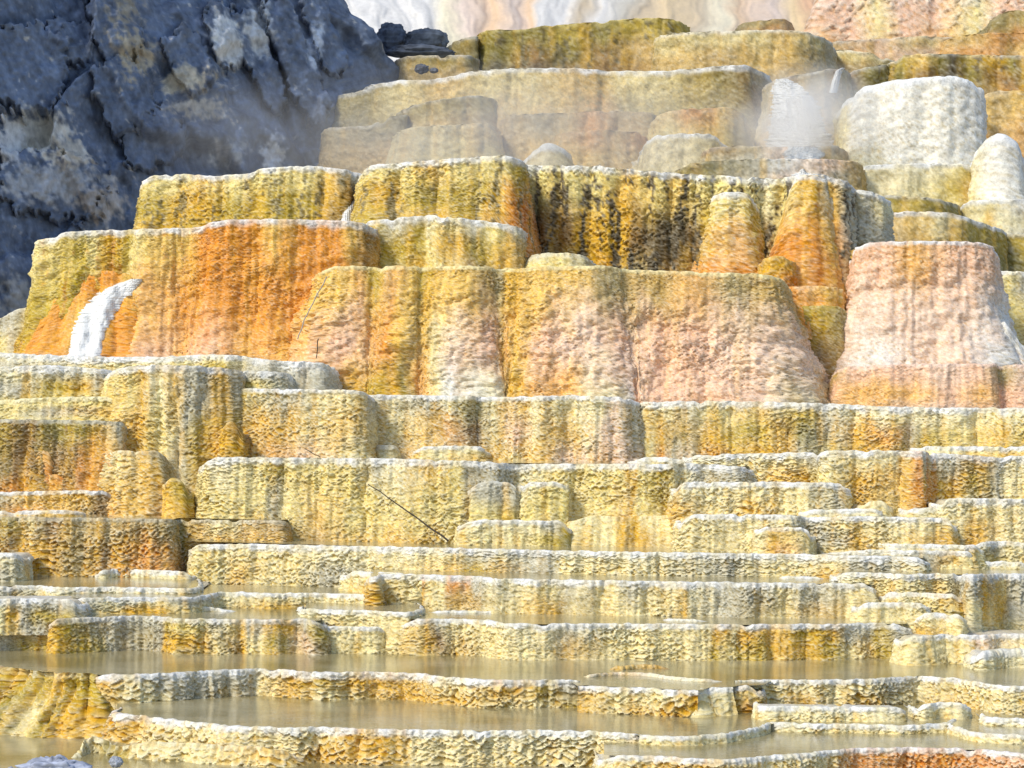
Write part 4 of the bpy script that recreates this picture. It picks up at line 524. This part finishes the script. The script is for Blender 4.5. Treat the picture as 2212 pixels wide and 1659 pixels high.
T('pink brown sill under the rugged pink cliff', [(1784,98,39.0),(1800,89,38.7),(1920,82,38.5),(1999,77,38.4),(2060,80,38.5)], 140, [(1784,'T','K','P'),(1900,'P','P','P'),(1999,'L','N','N'),(2060,'K','K','P')], la=.05, rimw=.02, rima=.3, **U_)
T('olive topped orange knob at the top corner', [(2130,62,39.4),(2150,36,39.0),(2180,22,38.9),(2280,16,38.8)], 130, [(2130,'V','O','O'),(2180,'V','O','X'),(2212,'Y','O','O')], la=.08, flare=.1, dark=.15, rima=.05, dk='V', **U_)
T('rounded orange ledge under the olive topped knob', [(2026,100,38.6),(2040,86,38.3),(2090,74,38.2),(2150,70,38.1),(2280,68,38.0)], 140, [(2026,'K','K','N'),(2090,'X','O','K'),(2150,'O','O','X'),(2212,'O','X','O')], la=.08, flare=.15, rima=.0, **U_)
T('flat olive ledge on the orange slope', [(1584,66,41.5),(1604,50,41.2),(1640,44,41.0),(1700,40,41.0),(1716,60,41.3)], 80, [(1584,'V','V','T'),(1650,'Y','O','T'),(1716,'O','O','T')], la=.05, rima=.05, **U_)
T('rugged pink cliff with white shelves at the top of the hill', [(1742,90,43.4),(1752,50,42.8),(1768,0,42.4),(1776,-60,42.2),(1900,-70,42.0),(2280,-70,41.8)], 100, [(1745,'N','N','P'),(1800,'N','P','K'),(1850,'P','P','P'),(1900,'N','L','X'),(1950,'W','P','P'),(2020,'N','P','K'),(2110,'W','L','L'),(2150,'P','P','P'),(2212,'N','P','P')], lw=.9, la=.12, flare=.6, fp=1.2, blob=.05, rima=.4, rimcol='N', gold=.06, scale=.05, su=.16, sv=.12, tip=.4)
# ------------------------------------------------------------------ grey cliff, back slope, rocks
CE_Y = [-300, 0, 25, 61, 104, 144, 166, 200, 250, 300, 360, 900]; CE_X = [690, 742, 755, 798, 827, 868, 862, 752, 726, 708, 694, 600]
def cliff_depth(x, y): return 27.9 + (x + 160) / 900 * 7.4 + (700 - y) / 700 * 1.2
def cliff_rot(x, y): return (x * .42 + y * .91) / 100, (x * .91 - y * .42) / 100
SLABS = [(486, 75, 36, 74, -.32, .20), (412, 140, 44, 74, -.45, .18), (60, 150, 90, 92, .1, .42), (150, 90, 60, 44, .3, .26), (270, 215, 60, 80, -.4, .26), (560, 120, 30, 120, -.4, .16), (640, 130, 34, 150, -.4, .24), (330, 300, 70, 60, -.3, .2), (110, 400, 120, 70, .2, .22), (250, 60, 54, 90, -.3, .24), (700, 80, 30, 90, -.4, .2)]
PALE = [(70, 285, 85, 45, (.50, .49, .46), 1.1), (20, 300, 30, 60, (.55, .55, .56), 1.), (490, 90, 38, 60, (.46, .48, .50), 1.), (560, 60, 34, 70, (.40, .43, .47), .8), (400, 180, 60, 30, (.44, .40, .32), .9), (270, 50, 60, 90, (.27, .245, .20), .5), (300, 140, 60, 60, (.34, .30, .23), .6), (430, 235, 70, 35, (.36, .33, .29), .7), (120, 400, 120, 45, (.34, .35, .37), .9), (220, 440, 60, 40, (.36, .34, .33), .8), (590, 340, 30, 40, (.42, .45, .50), .8), (680, 100, 20, 60, (.36, .41, .50), .7), (500, 330, 60, 30, (.34, .36, .39), .6), (40, 640, 60, 60, (.28, .29, .30), .7), (150, 340, 60, 40, (.45, .42, .37), .8)]
def slab_mask(x, y, s, seed):
    cx, cy, rx, ry, a, th = s; ca, sa = math.cos(a), math.sin(a)
    u = ((x - cx) * ca + (y - cy) * sa) / rx; v = (-(x - cx) * sa + (y - cy) * ca) / ry
    d = (np.abs(u) ** 4 + np.abs(v) ** 4) ** .25 + .34 * fbm(x / 34, y / 34, seed, 3) + .12 * noise(x / 9, y / 9, seed + 3)
    return sstep(1.0, .93, d)
def cliff_disp(x, y):
    a, b = cliff_rot(x, y); wa = a + .16 * fbm(x / 60, y / 60, 41, 4); wb = b + .16 * fbm(x / 50, y / 70, 43, 4)
    d1, d2, i1, t1 = voronoi(wa * .42, wb * .75, 3, True); e1, e2, i2, t2 = voronoi(wa * 1.0, wb * 1.7, 9, True)
    d = .40 * (i1 - .5) + .75 * t1 + .12 * (i2 - .5) + .22 * t2 + .14 * fbm(a * .5, b * .8, 44, 2)
    d -= .12 * np.exp(-((d2 - d1) / .03) ** 2) + .06 * np.exp(-((e2 - e1) / .04) ** 2)
    d -= .14 * np.exp(-(noise(wb * 1.9, wa * .28, 52) / .035) ** 2) + .07 * np.exp(-(noise(wb * 4.3 + 9, wa * .7, 54) / .05) ** 2) + .05 * np.exp(-(noise(wb * .8 + 4, wa * 1.6, 56) / .03) ** 2)
    ker = np.exp(-.5 * (np.arange(-4, 5) / 1.6) ** 2); ker /= ker.sum()
    for ax in (0, 1): d = np.apply_along_axis(lambda v: np.convolve(np.pad(v, 4, mode='edge'), ker, 'valid'), ax, d)
    d = d + .06 * fbm(x / 26, y / 26, 46, 4) + .022 * fbm(x / 7, y / 7, 48, 3)
    d -= .25 * np.exp(-(((x - 70) / 110) ** 2 + ((y - 290) / 55) ** 2)) + .3 * np.exp(-((b - .42 * 0 - 4.55 + .2 * noise(a, a * 0, 3)) / .10) ** 2)
    return d
def cliff_colour(x, y):
    n = fbm(x / 60, y / 60, 61, 4); n2 = fbm(x / 14, y / 14, 63, 3); a, b = cliff_rot(x, y); st = fbm(a * 1.2, b * 5, 65, 3)
    c = np.array([.185, .23, .325])[None, None] * (1 + .55 * n + .3 * n2 + .4 * st)[..., None]  # blue of the skylight in shade is tinted into the grey rock
    for (cx, cy, rx, ry, col, w) in PALE:
        m = np.exp(-(((x - cx) / rx) ** 2 + ((y - cy) / ry) ** 2)); m = sstep(.25, .6, m * w + .4 * n2 + .4 * st)[..., None]
        c = c + (np.array(col) * 1.5 * (1 + .25 * n2[..., None]) - c) * m
    sp = sstep(.38, .6, fbm(x / 9, y / 9, 67, 2))[..., None]; c = c + (np.array([.38, .38, .38]) - c) * sp * .45
    return np.clip(c, .02, .8)
CN = np.array([.10, -1.0, .10])
def cliff_surface(x, y, d):
    D_ = cliff_depth(x, y); P = atv(x, y, D_); return P + CN * d[..., None]
cb = np.array([-3.0, 31.0, 1.5])
cliff = bpy.data.objects.new('rock_cliff', None); sc.collection.objects.link(cliff); cliff.location = cb
tag(cliff, 'blue grey rock cliff in shade behind the terraces', 'cliff')
ny_, nx_ = 400, 330
yy = np.linspace(-300, 900, ny_)[:, None]; xe = np.interp(yy, CE_Y, CE_X); fx = np.linspace(0, 1, nx_)[None]
xx = -200 + (xe + 200 + 10 * fbm(yy / 20, yy * 0, 71, 3)) * fx; yy2 = np.broadcast_to(yy, xx.shape) + 0 * xx
Pc = cliff_surface(xx, yy2, cliff_disp(xx, yy2)); Cc = cliff_colour(xx, yy2)
back = [Pc[:, -1:] + np.array([-.05 * k, .5 * k, -.02 * k]) + .12 * fbm(yy / 25, yy * 0 + k, 77, 3)[..., None] for k in range(1, 7)]
Pc = np.concatenate([Pc] + back, 1); Cc = np.concatenate([Cc] + [Cc[:, -1:]] * 6, 1)
link('face', grid_mesh('face', Pc - cb, Cc), GREY, cliff)
for n_, s_ in enumerate(SLABS):
    cx, cy, rx, ry, a, th = s_; ext = max(rx, ry) * 1.25
    x_ = np.linspace(cx - ext, cx + ext, max(30, int(ext * 2 / 3)))[None]; y_ = np.linspace(cy - ext, cy + ext, max(30, int(ext * 2 / 3)))[:, None]
    x_, y_ = np.broadcast_arrays(x_, y_); m = slab_mask(x_, y_, s_, 90 + n_ * 3)
    d = cliff_disp(x_, y_); dl = np.median(d) * .6 + d * .4
    dd = np.where(m > .02, np.maximum(d, dl) + th * (m - .12) + .05 * fbm(x_ / 12, y_ / 12, 33 + n_, 3), d - .18)
    link('slab', grid_mesh('slab', cliff_surface(x_, y_, dd) - cb, cliff_colour(x_, y_), keep=(m > .02) & (x_ < np.interp(y_, CE_Y, CE_X) - 6)), GREY, cliff)
# bare streaked slope behind everything
y_ = np.linspace(-120, 180, 90)[:, None]; x_ = np.linspace(560, 1860, 380)[None]; x_, y_ = np.broadcast_arrays(x_, y_)
sw = x_ + .45 * (y_ + 60) * np.sin(x_ / 170.) + 40 * fbm(x_ / 90, y_ / 70, 81, 4)
dsl = 49 - (y_ + 120) / 300 * 3.2; dsp = .22 * fbm(sw / 90, y_ / 260, 83, 2) + .15 * np.abs(noise(sw / 95, y_ / 300, 84)) + .05 * fbm(sw / 14, y_ / 60, 85, 3)
Ps = atv(x_, y_, dsl); Ps[..., 1] -= dsp
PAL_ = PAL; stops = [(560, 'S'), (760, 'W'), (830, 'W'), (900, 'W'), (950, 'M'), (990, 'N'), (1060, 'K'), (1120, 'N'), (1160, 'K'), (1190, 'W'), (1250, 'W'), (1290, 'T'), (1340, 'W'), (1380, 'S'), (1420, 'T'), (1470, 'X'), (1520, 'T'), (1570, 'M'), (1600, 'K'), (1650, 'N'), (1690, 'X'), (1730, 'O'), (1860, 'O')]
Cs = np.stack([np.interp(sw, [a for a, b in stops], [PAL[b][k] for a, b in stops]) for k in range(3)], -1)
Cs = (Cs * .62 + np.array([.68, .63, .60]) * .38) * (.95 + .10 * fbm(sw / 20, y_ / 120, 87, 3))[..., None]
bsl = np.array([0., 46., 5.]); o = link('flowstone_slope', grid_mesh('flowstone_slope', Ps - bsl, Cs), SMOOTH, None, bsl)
tag(o, 'smooth white and peach streaked slope behind the highest terraces', 'slope')
def boulder(label, px, py, D_, rx, ry, cols, seed, rough=.3, parent=None, mat=GREY, name='boulder', flat=1.0):
    th = np.linspace(0, np.pi, 40)[:, None]; ph = np.linspace(0, 2 * np.pi, 72)[None]
    x = np.sin(th) * np.cos(ph); y = np.sin(th) * np.sin(ph); z = np.cos(th) + 0 * ph
    def n3(f, s): return (fbm(x * f + 3, y * f, s, 3) + fbm(y * f, z * f + 7, s + 2, 3) + fbm(z * f + 5, x * f, s + 4, 3)) / 1.7
    _, _, i1 = voronoi(x * 1.6 + z, y * 1.6 - z * .7, seed)
    r = 1 + rough * (n3(1.6, seed) + .45 * n3(5, seed + 9)) + .25 * rough * (i1 - .5)
    r[:, -1] = r[:, 0]; r[0] = r[0].mean(); r[-1] = r[-1].mean()
    k = D_ / F; P = np.stack([x * r * rx * k, y * r * (rx + ry) * .5 * k * flat, z * r * ry * k], -1)
    c = np.array(cols)[None, None] * (1 + .8 * n3(2.5, seed + 20) + .5 * n3(9, seed + 5))[..., None]; c[:, -1] = c[:, 0]
    o = link(name, grid_mesh(name, P[:, ::-1], np.clip(c, .02, .8)), mat, parent, at(px, py, D_)); tag(o, label, 'rock', 'loose grey rocks'); return o
boulder('big grey boulder nearest the cliff below the white slope', 846, 84, 38.4, 38, 32, (.13, .15, .19), 3)
boulder('wide grey boulder beside the olive nose of the dark wall', 920, 88, 38.2, 48, 30, (.15, .17, .20), 8)
boulder('low grey slab under the two grey boulders', 905, 112, 37.6, 70, 16, (.12, .14, .18), 12)
boulder('small dark stone on the olive sill', 911, 148, 36.2, 15, 11, (.11, .12, .15), 15)
boulder('tiny dark stone beside the small dark stone', 937, 152, 36.1, 9, 6, (.12, .13, .16), 18)
boulder('jagged bluish rock poking from the water at the bottom corner', 118, 1668, 17.0, 66, 34, (.36, .40, .52), 22, rough=.55, flat=.7)
boulder('small pale blue stone by the foot of the cream dam', 250, 1646, 17.35, 15, 11, (.36, .39, .46), 25, rough=.4)
boulder('little blue stone at the very bottom corner', 24, 1668, 16.9, 12, 12, (.33, .36, .45), 28, rough=.4)
# ------------------------------------------------------------------ twigs
def tube(name, pts, rads, mat, parent=None, loc=None, seg=7):
    pts = np.array(pts, float); n = len(pts); tg = np.gradient(pts, axis=0); tg /= np.linalg.norm(tg, axis=1, keepdims=True) + 1e-9
    up = np.array([0, 1., 0]); s = np.cross(tg, up); s /= np.linalg.norm(s, axis=1, keepdims=True) + 1e-9; w = np.cross(s, tg)
    a = np.linspace(0, 2 * np.pi, seg + 1); P = pts[:, None] + np.array(rads)[:, None, None] * (s[:, None] * np.cos(a)[None, :, None] + w[:, None] * np.sin(a)[None, :, None])
    P = np.concatenate([np.repeat(pts[:1, None], seg + 1, 1), P, np.repeat(pts[-1:, None], seg + 1, 1)], 0)
    return link(name, grid_mesh(name, P), mat, parent, loc)
def twig(label, px, mat, r0, r1, branches=(), seed=0):
    px = [(a, b, c + .4) for a, b, c in px]; branches = [[(a, b, c + .4) for a, b, c in q_] for q_ in branches]; P = [at(*p) for p in px]; base = P[-1]; rt = bpy.data.objects.new('twig', None); sc.collection.objects.link(rt); rt.location = base
    tag(rt, label, 'twig')
    def dense(P):
        t = np.linspace(0, len(P) - 1, len(P) * 8); q = np.stack([np.interp(t, range(len(P)), [p[k] for p in P]) for k in range(3)], 1)
        for k in (0, 2): q[:, k] += .012 * fbm(t * 1.3, t * 0, seed + k, 2)
        return q - base
    q = dense(P); tube('stem', q, np.linspace(r0, r1, len(q)), mat, rt)
    for b in branches:
        q = dense([at(*p) for p in b]); tube('branch', q, np.linspace(r0 * .6, r0 * .3, len(q)), mat, rt)
twig('long dark twig leaning diagonally against the pale lemon wall', [(795, 1045, 22.95), (850, 1082, 22.8), (905, 1122, 22.7), (968, 1168, 22.55)], DARKWOOD, .004, .009, [[(848, 1080, 22.8), (838, 1090, 22.75), (841, 1106, 22.75)], [(950, 1154, 22.6), (940, 1152, 22.55), (936, 1146, 22.55)]], 3)
twig('pale bleached forked twig lying on the giant melting wall', [(706, 597, 24.9), (683, 640, 24.75), (658, 690, 24.65), (643, 732, 24.55)], PALEWOOD, .006, .006, [[(684, 632, 24.76), (688, 640, 24.7), (691, 647, 24.7)]], 7)
twig('short dark upright stick on the giant melting wall', [(687, 731, 24.6), (685, 752, 24.58), (684, 774, 24.56)], DARKWOOD, .006, .004, (), 11)
twig('fine brown twig near the corner of the squared tan wall', [(659, 970, 23.5), (675, 978, 23.45), (693, 988, 23.4)], DARKWOOD, .004, .004, (), 14)
# ------------------------------------------------------------------ falling water
def falls(label, path, n=44, bump=.03, seed=0, on=None, cols=((.80, .82, .84), (.46, .45, .42)), name='waterfall'):
    """path: (x, y, depth, half width) down the fall"""
    A = np.array(path, float); t = np.linspace(0, len(A) - 1, 160); A = np.stack([np.interp(t, range(len(A)), gs) for gs in A.T], 1)
    for k in range(4): A[:, k] = gsmooth(A[:, k], 6)
    f = np.linspace(-1, 1, n)[None]; ed = 1 + .30 * fbm(t[:, None] * 7, f * 0 + np.sign(f) * 5, seed, 4)
    x = A[:, :1] + f * A[:, 3:] * ed; y = A[:, 1:2] + 0 * f; D_ = A[:, 2:3] + 0 * x if on is None else hug(on, x, y)
    D_ = D_ - .06 + .08 * np.abs(f) ** 3
    D_ = D_ - bump * (.7 * fbm(f * 3 + 0 * x, t[:, None] * 1.0 + 0 * f, seed + 3, 3) + .5 * fbm(f * 14 + 0 * x, t[:, None] * 6 + 0 * f, seed + 5, 3))
    P = atv(x, y, D_); b = P[-1].mean(0)
    m = sstep(-.1, .6, fbm(f * 9 + 0 * x, t[:, None] * 1.6 + 0 * f, seed + 7, 4))[..., None]
    c = np.array(cols[0]) * (1 - m * .5) + np.array(cols[1]) * m * .5; em = sstep(.85, 1.25, np.abs(f) + .5 * fbm(f * 6 + 0 * x, t[:, None] * 4 + 0 * f, seed + 9, 3))[..., None]; c = c + (np.array([.66, .47, .24]) - c) * em * .8
    o = link(name, grid_mesh(name, P - b, c), FOAM, None, b); tag(o, label, 'waterfall', 'falling hot water'); return o
falls('white chute of hot water running down the orange apron', [(296, 602, 25.7, 14), (268, 618, 25.6, 34), (238, 642, 25.5, 42), (214, 672, 25.4, 44), (199, 706, 25.3, 44), (190, 740, 25.28, 44), (185, 775, 25.2, 45), (183, 800, 25.15, 46)], seed=3, bump=.014, on=[apron, h1])
falls('small white spout in the notch of the mustard curtain wall', [(772, 432, 26.75, 8), (766, 446, 26.72, 14), (760, 458, 26.68, 19), (754, 490, 26.6, 26)], seed=9, bump=.012, on=[j1])
falls('steaming white cascade tumbling beside the chalk mound', [(1690, 170, 33.5, 14), (1700, 185, 33.3, 34), (1714, 215, 33.2, 52), (1722, 260, 33.05, 62), (1726, 300, 32.9, 76), (1728, 330, 32.6, 88)], seed=15, bump=.035, on=[cas])
falls('thin water thread feeding the steaming cascade', [(1822, 146, 33.45, 4), (1813, 152, 33.4, 8), (1806, 172, 33.3, 9), (1800, 200, 33.25, 10)], seed=21, on=[cas])
falls('white runoff spreading over the dark ledges below the cascade', [(1730, 316, 32.0, 30), (1735, 332, 31.8, 50), (1738, 346, 31.1, 34), (1742, 372, 30.95, 36), (1742, 400, 30.9, 40)], seed=27, bump=.05, on=[led1, led2])

# ------------------------------------------------------------------ steam
def steam(label, x0, x1, y0, y1, da, db, dens, scale, zlo, lo, hi):
    dm = (da + db) / 2; a = at(x0, y1, dm); b = at(x1, y0, dm); c = (a + b) / 2; c[1] = dm; hx, hz, hy = (b[0] - a[0]) / 2, (b[2] - a[2]) / 2, (db - da) / 2
    th = np.linspace(0, np.pi, 14)[:, None]; ph = np.linspace(0, 2 * np.pi, 25)[None]
    P = np.stack([np.sin(th) * np.cos(ph) * hx, np.sin(th) * np.sin(ph) * hy, np.cos(th) * hz + 0 * ph], -1)
    me = bpy.data.meshes.new('steam'); v = [tuple(P[0, 0])] + [tuple(p) for r in P[1:-1] for p in r[:-1]] + [tuple(P[-1, 0])]
    n = 24; f = [(0, 1 + (j + 1) % n, 1 + j) for j in range(n)]; R_ = P.shape[0] - 2
    f = [(0, 1 + j, 1 + (j + 1) % n) for j in range(n)]
    for i in range(R_ - 1): f += [(1 + i * n + j, 1 + (i + 1) * n + j, 1 + (i + 1) * n + (j + 1) % n, 1 + i * n + (j + 1) % n) for j in range(n)]
    f += [(1 + (R_ - 1) * n + j, len(v) - 1, 1 + (R_ - 1) * n + (j + 1) % n) for j in range(n)]
    me.from_pydata(v, [], f); me.update()
    o = link('steam', me, steam_material('steam', dens, scale, zlo, 0, lo, hi), None, c); tag(o, label, kind='stuff'); return o
steam('white steam boiling over the cascade', 1540, 1920, 120, 410, 30.4, 33.6, 2.6, 1.3, .10, .40, .72)
steam('thin drifting steam behind the mustard walls', 250, 1800, 130, 480, 28.0, 33.6, .42, .7, .10, .32, .72)
steam('faint bluish mist before the streaked slope', 600, 2300, -160, 230, 38.6, 45.5, .13, .35, .1, .2, .75)
